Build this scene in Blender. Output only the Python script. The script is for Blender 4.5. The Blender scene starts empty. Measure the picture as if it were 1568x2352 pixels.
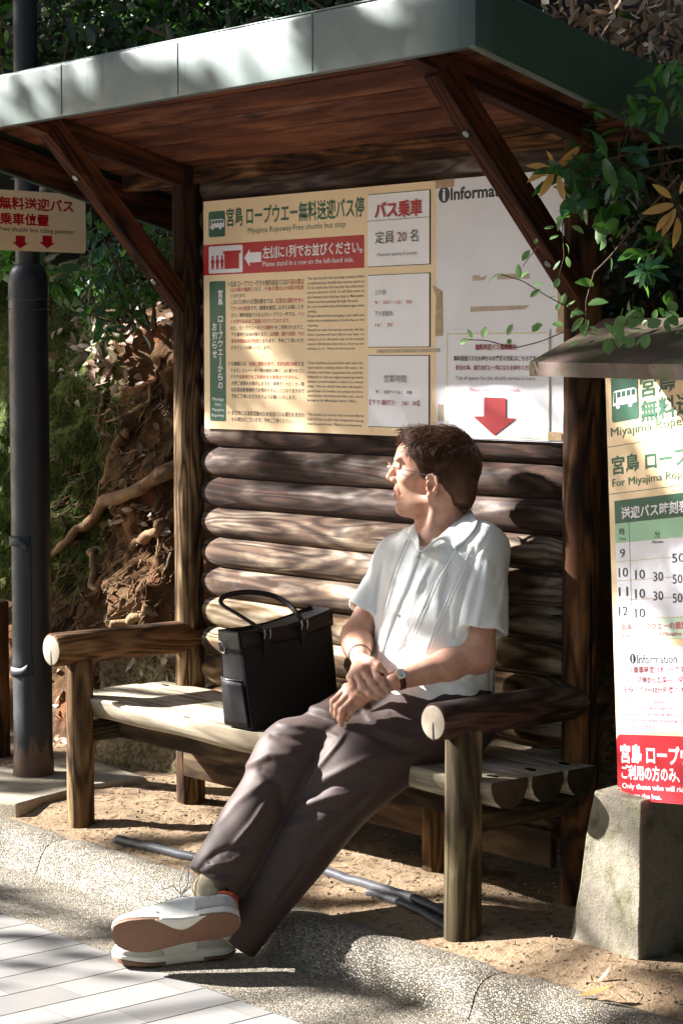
import bpy, bmesh, math, random
import numpy as np
from mathutils import Vector, Matrix, Euler
R_ = math.radians
SC = bpy.context.scene
COL = SC.collection
random.seed(7)
RNG = np.random.default_rng(11)

# ------------------------------------------------------------------ camera
CAM = np.array([5.9053, -4.3822, 1.5241])
YAW, PITCH, ROLL, FPX = 0.8616, -0.0724, -0.0010, 4945.4      # focal length in px of a 2352 px high frame
cd = bpy.data.cameras.new('camera'); cam = bpy.data.objects.new('camera', cd); COL.objects.link(cam)
cam.location = CAM
cd.sensor_fit = 'VERTICAL'; cd.sensor_height = 24.0; cd.lens = FPX / 2352 * 24.0
cd.clip_start = 0.1; cd.clip_end = 500
_f = np.array([-math.sin(YAW) * math.cos(PITCH), math.cos(YAW) * math.cos(PITCH), math.sin(PITCH)])
_r = np.cross(_f, [0, 0, 1]); _r /= np.linalg.norm(_r); _u = np.cross(_r, _f)
_r, _u = math.cos(ROLL) * _r + math.sin(ROLL) * _u, -math.sin(ROLL) * _r + math.cos(ROLL) * _u
cam.rotation_euler = Matrix([[_r[i], _u[i], -_f[i]] for i in range(3)]).to_euler()
SC.camera = cam

def V(u, v, t):            # point at depth t metres seen at (u, v) of the 1568 x 2352 photograph
    return CAM + t * (_f + _r * (u - 784) / FPX - _u * (v - 1176) / FPX)
def at(u, v, ax, val):     # point of an axis-aligned plane
    d = _f + _r * (u - 784) / FPX - _u * (v - 1176) / FPX
    k = 'xyz'.index(ax)
    return CAM + d * ((val - CAM[k]) / d[k])

# ------------------------------------------------------------------ world, sun, exposure
SUN_EL, SUN_AZ = R_(28.5), R_(238)
w = bpy.data.worlds.new('World'); SC.world = w; w.use_nodes = True
nt = w.node_tree
sky = nt.nodes.new('ShaderNodeTexSky'); sky.sky_type = 'NISHITA'; sky.sun_disc = False
sky.sun_elevation = SUN_EL; sky.sun_rotation = SUN_AZ; sky.altitude = 50; sky.air_density = 1.0; sky.dust_density = 2.0
bg = nt.nodes['Background']; bg.inputs['Strength'].default_value = 0.039
nt.links.new(sky.outputs[0], bg.inputs[0])
sd = bpy.data.lights.new('sun', 'SUN'); sun = bpy.data.objects.new('sun', sd); COL.objects.link(sun)
sd.energy = 5.0; sd.angle = R_(0.53); sd.color = (1.0, 0.975, 0.94)
SDIR = np.array([math.sin(SUN_AZ) * math.cos(SUN_EL), math.cos(SUN_AZ) * math.cos(SUN_EL), math.sin(SUN_EL)])   # towards the sun
sun.rotation_euler = Vector(SDIR).to_track_quat('Z', 'Y').to_euler(); sun.location = (-6, -6, 8)
SC.view_settings.view_transform = 'Standard'; SC.view_settings.look = 'None'
SC.view_settings.exposure = 2.3; SC.view_settings.gamma = 1.0
SC.cycles.use_denoising = True
SC.cycles.max_bounces = 6; SC.cycles.diffuse_bounces = 3; SC.cycles.glossy_bounces = 3; SC.cycles.transmission_bounces = 4; SC.cycles.transparent_max_bounces = 6
SC.cycles.caustics_reflective = False; SC.cycles.caustics_refractive = False

# ------------------------------------------------------------------ materials
def lin(h):
    h = h.lstrip('#'); c = [int(h[i:i + 2], 16) / 255 for i in (0, 2, 4)]
    return tuple((x / 12.92 if x <= .04045 else ((x + .055) / 1.055) ** 2.4) for x in c)
class NT:
    def __init__(s, name):
        s.m = bpy.data.materials.new(name); s.m.use_nodes = True
        s.t = s.m.node_tree; s.b = s.t.nodes['Principled BSDF']
        s.tc = s.t.nodes.new('ShaderNodeTexCoord')
        s.b.inputs['Specular IOR Level'].default_value = 0.35
    def n(s, ty, **k):
        x = s.t.nodes.new('ShaderNode' + ty)
        for a, v in k.items(): setattr(x, a, v)
        return x
    def l(s, a, b): s.t.links.new(a, b)
    def val(s, sock, v):
        if hasattr(v, 'links') or hasattr(v, 'is_linked'): s.l(v, sock)
        else: sock.default_value = v
    def co(s, scale=(1, 1, 1), rand=False, src='Object', rot=(0, 0, 0)):
        mp = s.n('Mapping'); mp.inputs['Scale'].default_value = scale; mp.inputs['Rotation'].default_value = rot
        o = s.tc.outputs[src]
        if rand:
            oi = s.n('ObjectInfo'); mu = s.n('Vector Math' if 0 else 'VectorMath', operation='SCALE')
            cx = s.n('CombineXYZ'); s.l(oi.outputs['Random'], cx.inputs[0]); s.l(oi.outputs['Random'], cx.inputs[1])
            s.l(cx.outputs[0], mu.inputs[0]); mu.inputs['Scale'].default_value = 37.0
            ad = s.n('VectorMath', operation='ADD'); s.l(o, ad.inputs[0]); s.l(mu.outputs[0], ad.inputs[1]); o = ad.outputs[0]
        s.l(o, mp.inputs[0]); return mp.outputs[0]
    def noise(s, vec, scale=5, detail=4, rough=.55, dist=0):
        x = s.n('TexNoise'); s.l(vec, x.inputs['Vector']); x.inputs['Scale'].default_value = scale
        x.inputs['Detail'].default_value = detail; x.inputs['Roughness'].default_value = rough; x.inputs['Distortion'].default_value = dist
        return x.outputs[0]
    def ramp(s, fac, stops, interp='LINEAR'):
        x = s.n('ValToRGB'); x.color_ramp.interpolation = interp; e = x.color_ramp.elements
        while len(e) < len(stops): e.new(.5)
        for i, (p, c) in enumerate(stops):
            e[i].position = p; e[i].color = (*c, 1) if len(c) == 3 else c
        s.l(fac, x.inputs[0]); return x.outputs[0]
    def g(s, fac, a, b):     # grey ramp a..b to 0..1
        x = s.n('MapRange'); x.inputs[1].default_value = a; x.inputs[2].default_value = b; s.l(fac, x.inputs[0]); return x.outputs[0]
    def mix(s, fac, a, b, mode='MIX'):
        x = s.n('Mix', data_type='RGBA', blend_type=mode)
        s.val(x.inputs[0], fac)
        for k, v in ((6, a), (7, b)):
            if isinstance(v, tuple): x.inputs[k].default_value = (*v, 1) if len(v) == 3 else v
            else: s.l(v, x.inputs[k])
        return x.outputs[2]
    def m1(s, op, a, b=None):
        x = s.n('Math', operation=op); s.val(x.inputs[0], a)
        if b is not None: s.val(x.inputs[1], b)
        return x.outputs[0]
    def bump(s, h, strength=.3, dist=.01, normal=None):
        x = s.n('Bump'); x.inputs['Strength'].default_value = strength; x.inputs['Distance'].default_value = dist
        s.l(h, x.inputs['Height'])
        if normal is not None: s.l(normal, x.inputs['Normal'])
        s.l(x.outputs[0], s.b.inputs['Normal']); return x.outputs[0]
    def base(s, c):
        s.val(s.b.inputs['Base Color'], (*c, 1) if isinstance(c, tuple) else c)
    def rough(s, r): s.val(s.b.inputs['Roughness'], r)

def simple(name, c, rough=.6, var=.12, scale=20, bump=0, bscale=200, metal=0, spec=.35):
    t = NT(name); v = t.co()
    c2 = tuple(max(0, x * (1 - var)) for x in c); c3 = tuple(min(1, x * (1 + var)) for x in c)
    t.base(t.ramp(t.noise(v, scale, 5), [(.3, c2), (.7, c3)])); t.rough(rough)
    t.b.inputs['Metallic'].default_value = metal; t.b.inputs['Specular IOR Level'].default_value = spec
    if bump: t.bump(t.noise(v, bscale, 3), bump, .003)
    return t.m

def wood(name, dark, mid, pale, pale_amt=.5, ring=26, rough=.6, freq=(1.3, 9, 9), spec=.3, gloss_var=True, grad=None):
    t = NT(name); v = t.co(freq, rand=True)
    n1 = t.noise(v, 1.0, 2, .45, .6)
    s_ = t.m1('SINE', t.m1('MULTIPLY', n1, ring * 2.2))
    grain = t.g(s_, -1, 1)
    v2 = t.co((3, 160, 160), rand=True); fine = t.noise(v2, 1.0, 3, .6)
    v3 = t.co((1.6, 7, 7), rand=True); patch = t.noise(v3, 1.3, 4, .62, .4)
    pf = t.g(patch, .62 - .3 * pale_amt, .80 - .3 * pale_amt)
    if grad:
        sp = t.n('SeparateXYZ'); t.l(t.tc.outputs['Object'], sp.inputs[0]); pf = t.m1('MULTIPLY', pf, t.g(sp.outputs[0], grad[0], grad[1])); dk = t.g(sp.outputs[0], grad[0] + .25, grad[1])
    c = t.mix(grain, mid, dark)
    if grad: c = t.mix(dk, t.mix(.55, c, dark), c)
    c2 = t.mix(grain, pale, mid)
    c = t.mix(pf, c, c2)
    c = t.mix(t.g(fine, .35, .75), c, t.mix(.5, c, dark), 'MIX')
    kn = t.noise(t.co((5, 14, 14), rand=True), 1.0, 1, .4); c = t.mix(t.g(kn, .70, .78), c, tuple(x * .5 for x in dark))
    crack = t.noise(t.co((.8, 38, 38), rand=True), 1.0, 2, .5); ck = t.g(crack, .70, .715)
    c = t.mix(ck, c, tuple(x * .25 for x in dark))
    t.base(c); t.rough(t.g(patch, .9, .9 - .9 * (1 - rough)) if gloss_var else rough)
    t.b.inputs['Specular IOR Level'].default_value = spec
    hh = t.m1('SUBTRACT', t.m1('ADD', t.m1('MULTIPLY', grain, .5), t.m1('MULTIPLY', fine, .8)), t.m1('MULTIPLY', ck, 3.0))
    t.bump(hh, .5, .002)
    return t.m

def endgrain(name, pale, dark):
    t = NT(name); v = t.co((0, 1, 1))
    ln = t.n('VectorMath', operation='LENGTH'); t.l(v, ln.inputs[0])
    nn = t.noise(t.co((0, 1, 1)), 14, 3)
    r = t.m1('ADD', ln.outputs['Value'], t.m1('MULTIPLY', nn, .012))
    s_ = t.m1('SINE', t.m1('MULTIPLY', r, 1500.0))
    c = t.mix(t.m1('MULTIPLY', t.g(s_, -1, 1), .5), t.mix(t.g(t.noise(t.co((0, 1, 1)), 30, 4), .3, .7), pale, dark), dark)
    ck = t.noise(t.co((0, 30, 6)), 1.0, 2); c = t.mix(t.g(ck, .68, .72), c, tuple(x * .2 for x in dark))
    t.base(c); t.rough(.8); t.bump(nn, .4, .004); return t.m

# ------------------------------------------------------------------ mesh helpers
class MB:
    def __init__(s): s.v = []; s.f = []; s.mi = []
    def add(s, vs, fs, mi=0):
        o = len(s.v); s.v += [tuple(map(float, p)) for p in vs]; s.f += [tuple(i + o for i in f) for f in fs]; s.mi += [mi] * len(fs); return s
    def box(s, c, d, mi=0, M=None):
        cx, cy, cz = c; x, y, z = d[0] / 2, d[1] / 2, d[2] / 2
        vs = [(cx + a * x, cy + b * y, cz + e * z) for a in (-1, 1) for b in (-1, 1) for e in (-1, 1)]
        if M is not None: vs = [tuple(M @ Vector(p)) for p in vs]
        return s.add(vs, [(0, 1, 3, 2), (4, 6, 7, 5), (0, 4, 5, 1), (2, 3, 7, 6), (0, 2, 6, 4), (1, 5, 7, 3)], mi)
    def rings(s, rings, cap=True, closed=True, mi=0, capmi=None):
        n = len(rings[0]); o = len(s.v)
        for r in rings: s.v += [tuple(map(float, p)) for p in r]
        for i in range(len(rings) - 1):
            for j in range(n if closed else n - 1):
                k = (j + 1) % n
                s.f.append((o + i * n + j, o + i * n + k, o + (i + 1) * n + k, o + (i + 1) * n + j)); s.mi.append(mi)
        if cap:
            s.f.append(tuple(o + j for j in reversed(range(n)))); s.mi.append(mi if capmi is None else capmi)
            s.f.append(tuple(o + (len(rings) - 1) * n + j for j in range(n))); s.mi.append(mi if capmi is None else capmi)
        return s
    def tube(s, pts, rad, n=8, cap=True, mi=0, flat=1.0):
        pts = [np.array(p, float) for p in pts]; N = len(pts)
        if not hasattr(rad, '__len__'): rad = [rad] * N
        T = []
        for i in range(N):
            d = pts[min(i + 1, N - 1)] - pts[max(i - 1, 0)]; T.append(d / (np.linalg.norm(d) + 1e-12))
        a = np.array([0, 0, 1.]) if abs(T[0][2]) < .9 else np.array([1., 0, 0])
        x = np.cross(a, T[0]); x /= np.linalg.norm(x); R = []
        for i in range(N):
            x = x - T[i] * (x @ T[i]); x /= np.linalg.norm(x) + 1e-12; y = np.cross(T[i], x)
            R.append([pts[i] + rad[i] * (math.cos(k * 2 * math.pi / n) * x + flat * math.sin(k * 2 * math.pi / n) * y) for k in range(n)])
        return s.rings(R, cap=cap, mi=mi)
    def grid(s, P, mi=0, flip=False):
        n, m = len(P), len(P[0]); o = len(s.v)
        for r in P: s.v += [tuple(map(float, p)) for p in r]
        for i in range(n - 1):
            for j in range(m - 1):
                q = (o + i * m + j, o + (i + 1) * m + j, o + (i + 1) * m + j + 1, o + i * m + j + 1)
                s.f.append(q[::-1] if flip else q); s.mi.append(mi)
        return s
    def obj(s, name, mats, parent=None, M=None, smooth=False, angle=40, bevel=0, solid=0):
        me = bpy.data.meshes.new(name); me.from_pydata(s.v, [], s.f); me.update()
        return fin(me, name, mats, parent, M, smooth, angle, bevel, solid, s.mi)
def fin(me, name, mats, parent=None, M=None, smooth=False, angle=40, bevel=0, solid=0, mi=None):
    if not isinstance(mats, (list, tuple)): mats = [mats]
    for m in mats: me.materials.append(m)
    if mi and len(mats) > 1: me.polygons.foreach_set('material_index', mi)
    if smooth:
        me.polygons.foreach_set('use_smooth', [True] * len(me.polygons))
        if angle < 180: me.set_sharp_from_angle(angle=R_(angle))
    o = bpy.data.objects.new(name, me); COL.objects.link(o)
    if M is not None and parent is None: setM(o, M)
    if parent is not None: put(o, parent)
    if solid:
        q = o.modifiers.new('Solidify', 'SOLIDIFY'); q.thickness = solid; q.offset = 0
    if bevel:
        q = o.modifiers.new('Bevel', 'BEVEL'); q.width = bevel; q.segments = 2; q.limit_method = 'ANGLE'
    return o
def tag(o, label=None, cat=None, group=None, kind=None):
    for k, v in (('label', label), ('category', cat), ('group', group), ('kind', kind)):
        if v: o[k] = v
    return o
def frame(p0, p1, up=(0, 0, 1)):
    p0 = Vector([float(a) for a in p0]); x = (Vector([float(a) for a in p1]) - p0); L = x.length; x.normalize()
    u = Vector(up)
    if abs(x.dot(u)) > .95: u = Vector((0, -1, 0))
    y = u.cross(x).normalized(); z = x.cross(y)
    M = Matrix((x, y, z)).transposed().to_4x4(); M.translation = p0
    return M, L
def setM(o, M, parent=None):   # world matrix M, parented
    if parent is not None:
        o.parent = parent; o.matrix_parent_inverse = Matrix()
        o.matrix_basis = WM[parent.name].inverted() @ M if parent.name in WM else M
    else: o.matrix_basis = M
    WM[o.name] = M.copy()
    return o
WM = {}
def beam(name, p0, p1, w_, h_, mats, parent=None, up=(0, 0, 1), bevel=.004, cuts=None):
    M, L = frame(p0, p1, up); b = MB(); b.box((L / 2, 0, 0), (L, w_, h_))
    o = b.obj(name, mats, bevel=bevel, smooth=True, angle=30); return setM(o, M, parent)
def log(name, p0, p1, r, mats, parent=None, n=28, segs=14, wob=.03, taper0=0, taper1=0, round_=.012, up=(0, 0, 1), flat=1.0, seed=0):
    M, L = frame(p0, p1, up); rs = np.random.default_rng(seed + 1); b = MB(); rings = []
    ph = rs.uniform(0, 6.28, 4)
    xs = sorted(set([0, round_ * .35, round_, L - round_, L - round_ * .35, L] + list(np.linspace(round_, L - round_, segs))))
    for x in xs:
        e = min(x, L - x); k = 1.0
        if e < round_: k = 1 - .12 * (1 - e / round_) ** 2
        if taper0 and x < taper0: k *= 1 - .35 * (1 - x / taper0) ** 2
        if taper1 and L - x < taper1: k *= 1 - .35 * (1 - (L - x) / taper1) ** 2
        ring = []
        for j in range(n):
            a = j * 2 * math.pi / n
            q = r * k * (1 + wob * (math.sin(2 * a + ph[0] + x * 2) * .5 + math.sin(x * 7 + ph[1]) * .4 + math.sin(3 * a + x * 5 + ph[2]) * .4))
            ring.append((x, q * math.cos(a), q * flat * math.sin(a)))
        rings.append(ring)
    b.rings(rings, capmi=1 if len(mats) > 1 else 0)
    o = b.obj(name, mats, smooth=True, angle=50); return setM(o, M, parent)
def root(name, label, cat, M=None, group=None):
    o = bpy.data.objects.new(name, None); COL.objects.link(o); o.empty_display_size = .1
    setM(o, M if M is not None else Matrix()); tag(o, label, cat, group); return o
def put(o, parent, M=None):
    return setM(o, M if M is not None else Matrix(), parent)
def rrect(w_, h_, r, z, n=5):
    return [(sx * (w_ / 2 - r) + r * math.cos(a0 + k * math.pi / 2 / n), sy * (h_ / 2 - r) + r * math.sin(a0 + k * math.pi / 2 / n), z)
            for sx, sy, a0 in ((1, 1, 0), (-1, 1, math.pi / 2), (-1, -1, math.pi), (1, -1, 1.5 * math.pi)) for k in range(n + 1)]
# ------------------------------------------------------------------ signed distance modelling (numpy) for organic shapes
f32 = np.float32
def A(*p): return np.array(p, f32)
def sd_caps(P, a, b, ra, rb):
    a = np.asarray(a, f32); b = np.asarray(b, f32); ba = b - a
    t = np.clip(((P - a) @ ba) / (ba @ ba), 0, 1)
    return np.linalg.norm(P - a - t[:, None] * ba, axis=1) - (ra + (rb - ra) * t)
def sd_ecaps(P, a, b, ra, rb, n, k):     # capsule squeezed by factor k along direction n
    a = np.asarray(a, f32); b = np.asarray(b, f32); n = np.asarray(n, f32); ba = b - a
    t = np.clip(((P - a) @ ba) / (ba @ ba), 0, 1); q = P - a - t[:, None] * ba
    c = q @ n; q = q + (c * (1 / k - 1))[:, None] * n
    return (np.linalg.norm(q, axis=1) - (ra + (rb - ra) * t)) * min(1, k * 1.15)
def sd_ell(P, c, r, B=None):             # B: rows = axes
    q = P - np.asarray(c, f32)
    if B is not None: q = q @ np.asarray(B, f32).T
    r = np.asarray(r, f32); k0 = np.linalg.norm(q / r, axis=1); k1 = np.linalg.norm(q / (r * r), axis=1)
    return k0 * (k0 - 1) / np.maximum(k1, 1e-6)
def smin(a, b, k):
    h = np.maximum(k - np.abs(a - b), 0); return np.minimum(a, b) - h * h / (4 * k)
def smax(a, b, k): return -smin(-a, -b, k)
def vnoise(P, scale, seed=0):            # smooth value noise in [-1, 1]
    q = P * f32(scale) + f32(seed * 17.3); i = np.floor(q).astype(np.int64); f = q - i; f = f * f * (3 - 2 * f)
    def h(ix, iy, iz):
        n = (ix * 374761393 + iy * 668265263 + iz * 1274126177 + seed * 974711) & 0xffffffff
        n = ((n ^ (n >> 13)) * 1274126177) & 0xffffffff; n = n ^ (n >> 16)
        return (n & 0xffff).astype(f32) / 32767.5 - 1
    x, y, z = i[:, 0], i[:, 1], i[:, 2]; fx, fy, fz = f[:, 0], f[:, 1], f[:, 2]; r = 0
    for dx in (0, 1):
        for dy in (0, 1):
            for dz in (0, 1):
                r = r + h(x + dx, y + dy, z + dz) * (fx if dx else 1 - fx) * (fy if dy else 1 - fy) * (fz if dz else 1 - fz)
    return r
def evalb(fn, P, step=300000):
    return np.concatenate([fn(P[i:i + step]) for i in range(0, len(P), step)]) if len(P) else np.zeros(0, f32)
def nets(fn, lo, hi, h, slack=1.0, K=4, iters=1):
    lo = np.array(lo, float); n = (np.ceil((np.array(hi, float) - lo) / (h * K)).astype(int) + 1)
    ax = [lo[i] + (np.arange(n[i]) + .5) * h * K - h * .5 for i in range(3)]
    G = np.stack(np.meshgrid(*ax, indexing='ij'), -1).reshape(-1, 3).astype(f32)
    D = evalb(fn, G).reshape(n)
    near = np.abs(D) < h * K * (.9 + slack)
    N = n * K
    F = np.repeat(np.repeat(np.repeat(D, K, 0), K, 1), K, 2).astype(f32)
    M = np.repeat(np.repeat(np.repeat(near, K, 0), K, 1), K, 2)
    idx = np.argwhere(M)
    F[M] = evalb(fn, (lo + idx * h).astype(f32))
    S = F < 0
    c = [S[a:N[0] - 1 + a, b:N[1] - 1 + b, e:N[2] - 1 + e] for a in (0, 1) for b in (0, 1) for e in (0, 1)]
    sm = sum(x.astype(np.int8) for x in c); act = (sm > 0) & (sm < 8)
    ids = np.full(act.shape, -1, np.int64); cells = np.argwhere(act); ids[act] = np.arange(len(cells))
    off = np.array([(a, b, e) for a in (0, 1) for b in (0, 1) for e in (0, 1)])
    val = [F[tuple((cells + o).T)] for o in off]
    pos = np.zeros((len(cells), 3)); cnt = np.zeros(len(cells))
    for i in range(8):
        for j in range(i + 1, 8):
            if abs(off[i] - off[j]).sum() != 1: continue
            a, b = val[i], val[j]; m = (a < 0) != (b < 0); t = np.where(m, a / np.where(m, a - b, 1), 0)
            pos += m[:, None] * (off[i] + t[:, None] * (off[j] - off[i])); cnt += m
    vert = lo + (cells + pos / cnt[:, None]) * h
    faces = []
    for axis in range(3):
        o1, o2 = [(1, 2), (2, 0), (0, 1)][axis]
        s0 = np.take(S, range(N[axis] - 1), axis); s1 = np.take(S, range(1, N[axis]), axis)
        e = np.argwhere(s0 != s1); e = e[(e[:, o1] > 0) & (e[:, o2] > 0) & (e[:, o1] < N[o1] - 1) & (e[:, o2] < N[o2] - 1)]
        fl = S[tuple(e.T)]
        d1 = np.zeros(3, int); d1[o1] = 1; d2 = np.zeros(3, int); d2[o2] = 1
        q = np.stack([ids[tuple((e - d1 - d2).T)], ids[tuple((e - d2).T)], ids[tuple(e.T)], ids[tuple((e - d1).T)]], 1)
        q[~fl] = q[~fl][:, ::-1]; faces.append(q)
    return vert, np.concatenate(faces)
def sdf_obj(name, fn, lo, hi, h, mats, parent=None, slack=1.0, mfun=None, sm=2):
    v, f = nets(fn, lo, hi, h, slack)
    f = f[(f >= 0).all(1)]
    if sm:                                            # light Laplacian smoothing of the net
        e = np.concatenate([f[:, [0, 1]], f[:, [1, 2]], f[:, [2, 3]], f[:, [3, 0]]])
        deg = np.bincount(e[:, 0], minlength=len(v)) + np.bincount(e[:, 1], minlength=len(v))
        for _ in range(sm):
            a = np.zeros_like(v)
            for k in range(3):
                a[:, k] = np.bincount(e[:, 0], v[e[:, 1], k], len(v)) + np.bincount(e[:, 1], v[e[:, 0], k], len(v))
            v = v + .5 * (a / np.maximum(deg, 1)[:, None] - v)
    me = bpy.data.meshes.new(name); me.vertices.add(len(v)); me.vertices.foreach_set('co', v.astype(f32).ravel())
    me.loops.add(f.size); me.loops.foreach_set('vertex_index', f.ravel().astype(np.int32))
    me.polygons.add(len(f)); me.polygons.foreach_set('loop_start', np.arange(0, f.size, 4, dtype=np.int32))
    me.update(calc_edges=True); me.validate()
    mi = None
    if mfun is not None: mi = mfun(v[f].mean(1)).astype(int).tolist()
    return fin(me, name, mats, parent, None, True, 180, 0, 0, mi), v, f
def hit(fn, u, v, t0=5.2, t1=6.8, off=0.0):           # first point of a solid along the line through photo point (u, v)
    ts = np.arange(t0, t1, .004); P = np.array([V(u, v, t) for t in ts], f32); D = fn(P) - off
    k = np.argmax(D < 0)
    if not (D < 0).any(): return V(u, v, ts[np.argmin(D)])
    a, b = D[max(k - 1, 0)], D[k]
    return V(u, v, ts[k] - .004 * (b / (b - a) if a != b else 0))
def concrete(name, c1, c2, moss=.4):
    t = NT(name); v = t.co(); n = t.noise(v, 9, 5, .6); n2 = t.noise(v, 160, 3, .7)
    c = t.mix(t.g(n, .3, .7), c1, c2); c = t.mix(t.g(n2, .55, .75), c, tuple(x * .55 for x in c1)); c = t.mix(t.g(t.noise(v, 4.5, 4, .7), .70 - moss * .35, .86 - moss * .35), c, lin('#4a4a2e'))
    t.base(c); t.rough(.95); t.b.inputs['Specular IOR Level'].default_value = .2; t.bump(t.m1('ADD', n2, t.m1('MULTIPLY', t.noise(v, 30, 4), 1.5)), .55, .006); return t.m
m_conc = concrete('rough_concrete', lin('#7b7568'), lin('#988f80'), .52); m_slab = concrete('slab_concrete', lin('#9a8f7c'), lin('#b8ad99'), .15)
# ------------------------------------------------------------------ ground, kerb, gutter, road, bank
def dirt():
    t = NT('sandy_dirt'); v = t.co(); n = t.noise(v, 3, 5, .6); f = t.noise(v, 140, 4, .7); g_ = t.noise(v, 34, 4, .65)
    c = t.mix(t.g(n, .3, .7), lin('#7f6a54'), lin('#a18a6f')); c = t.mix(t.g(g_, .52, .70), c, lin('#594632')); c = t.mix(t.g(f, .58, .75), c, lin('#c0b098'))
    t.base(c); t.rough(.95); t.b.inputs['Specular IOR Level'].default_value = .15; t.bump(t.m1('ADD', t.m1('MULTIPLY', f, .6), g_), .9, .012); return t.m
def aggregate():
    t = NT('exposed_aggregate'); v = t.co()
    vo = t.n('TexVoronoi'); vo.feature = 'F1'; t.l(v, vo.inputs['Vector']); vo.inputs['Scale'].default_value = 140
    ve = t.n('TexVoronoi'); ve.feature = 'DISTANCE_TO_EDGE'; t.l(v, ve.inputs['Vector']); ve.inputs['Scale'].default_value = 140
    sp = t.n('SeparateColor'); t.l(vo.outputs['Color'], sp.inputs[0])
    c = t.ramp(sp.outputs[0], [(0, lin('#726c64')), (.22, lin('#9d968b')), (.5, lin('#b2a999')), (.7, lin('#a89883')), (.85, lin('#c2b9ab')), (.96, lin('#cfc7ba'))], 'CONSTANT')
    e = t.g(ve.outputs['Distance'], .0, .22); c = t.mix(e, lin('#7b7261'), c); c = t.mix(t.g(t.noise(v, 5, 4), .5, .75), c, t.mix(.5, c, lin('#6d6350')))
    t.base(c); t.rough(t.g(sp.outputs[1], -1.0, 1.6)); t.bump(t.m1('POWER', e, .5), 1.0, .006); return t.m
def pavers():
    t = NT('stone_pavers'); v = t.co((1, 1, 1), rot=(0, 0, R_(90)))
    br = t.n('TexBrick'); t.l(v, br.inputs['Vector']); br.offset = .37; br.inputs['Scale'].default_value = 1.0; br.inputs['Brick Width'].default_value = .36; br.inputs['Row Height'].default_value = .1435
    br.inputs['Mortar Size'].default_value = .0028; br.inputs['Mortar Smooth'].default_value = .3; br.inputs['Bias'].default_value = -.2
    br.inputs['Color1'].default_value = (*lin('#7b7977'), 1); br.inputs['Color2'].default_value = (*lin('#96938f'), 1); br.inputs['Mortar'].default_value = (*lin('#7d736b'), 1)
    f = t.noise(t.co(), 220, 3, .7); c = t.mix(t.g(f, .55, .8), br.outputs['Color'], t.mix(.6, br.outputs['Color'], lin('#6d6866'))); c = t.mix(t.g(t.noise(t.co(), 4, 4), .5, .8), c, t.mix(.5, c, lin('#8f877c')))
    sp = t.n('SeparateXYZ'); t.l(t.co(), sp.inputs[0]); fr = t.m1('ABSOLUTE', t.m1('SUBTRACT', t.m1('FRACT', t.m1('ADD', t.m1('DIVIDE', sp.outputs[0], .1435), .5)), .5)); ln = t.g(t.m1('ADD', fr, t.m1('MULTIPLY', t.m1('SUBTRACT', t.noise(t.co(), 25, 3), .5), .022)), .026, .013)
    c = t.mix(ln, c, lin('#3a332d')); t.base(c); t.rough(.8); t.bump(t.m1('SUBTRACT', t.m1('MULTIPLY', f, .25), t.m1('MULTIPLY', ln, 1.8)), .8, .005); return t.m
m_dirt, m_agg, m_pav = dirt(), aggregate(), pavers()
def P2(x, y): return np.stack([np.asarray(x, f32).ravel(), np.asarray(y, f32).ravel(), np.zeros(np.size(x), f32)], 1)
def gz_(x, y):       # dirt height
    p = P2(x, y); n = .012 * vnoise(p, 3.1, 1) + .007 * vnoise(p, 9, 2) + .003 * vnoise(p, 30, 3)
    y = np.asarray(y).ravel(); k = np.clip((y + .56) / .2, 0, 1); return (-.035 * (1 - k) + n * (.25 + .75 * k)) - .004
xs = np.concatenate([np.linspace(-9, -2, 15)[:-1], np.linspace(-2, 3.4, 190), np.linspace(3.4, 9, 15)[1:]]); ys = np.concatenate([np.linspace(-.575, .6, 60), np.linspace(.65, 3, 8)])
X, Y = np.meshgrid(xs, ys, indexing='ij'); Zg = gz_(X, Y).reshape(X.shape); b = MB(); b.grid([[(X[i, j], Y[i, j], Zg[i, j]) for j in range(len(ys))] for i in range(len(xs))], flip=False)
tag(setM(b.obj('dirt_ground', m_dirt, smooth=True, angle=180), Matrix()), kind='structure')
prof = [(-.50, -.075), (-.548, -.036), (-.575, -.0285), (-.612, -.027), (-.640, -.033), (-.660, -.046), (-.674, -.066), (-.686, -.100), (-.700, -.128), (-.722, -.1385), (-.76, -.146)]
b = MB(); x0 = -5.9
while x0 < 7:
    rows = []; L = 2.0
    for i in range(41):
        x = x0 + .0025 + (L - .005) * i / 40; e = min(i, 40 - i); s = .010 if e == 0 else (.003 if e == 1 else 0); wv = .004 * math.sin(x * 2.3) + .003 * math.sin(x * 6.1)
        rows.append([(x, y + wv, z - s) for y, z in prof])
    b.grid(rows, flip=True); x0 += L
tag(setM(b.obj('kerb', m_agg, smooth=True, angle=60), Matrix()), kind='structure')
b = MB(); b.grid([[(x, y, -.14 + .006 * max(0, (y + .76) / .06)) for y in (-1.022, -.95, -.85, -.76, -.70)] for x in np.linspace(-9, 9, 30)]); tag(setM(b.obj('gutter', m_agg, smooth=True), Matrix()), kind='structure')
b = MB(); b.grid([[(x, y, -.141) for y in (-40, -20, -8, -4, -1.018)] for x in np.linspace(-60, 60, 14)]); o = b.obj('road', m_pav); tag(setM(o, Matrix()), kind='structure')
b = MB(); b.grid([[(x, y, -.20) for y in (-200, -60, 0, 60, 200)] for x in (-200, -60, 0, 60, 200)]); tag(setM(b.obj('ground', m_dirt), Matrix()), kind='structure')
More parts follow.
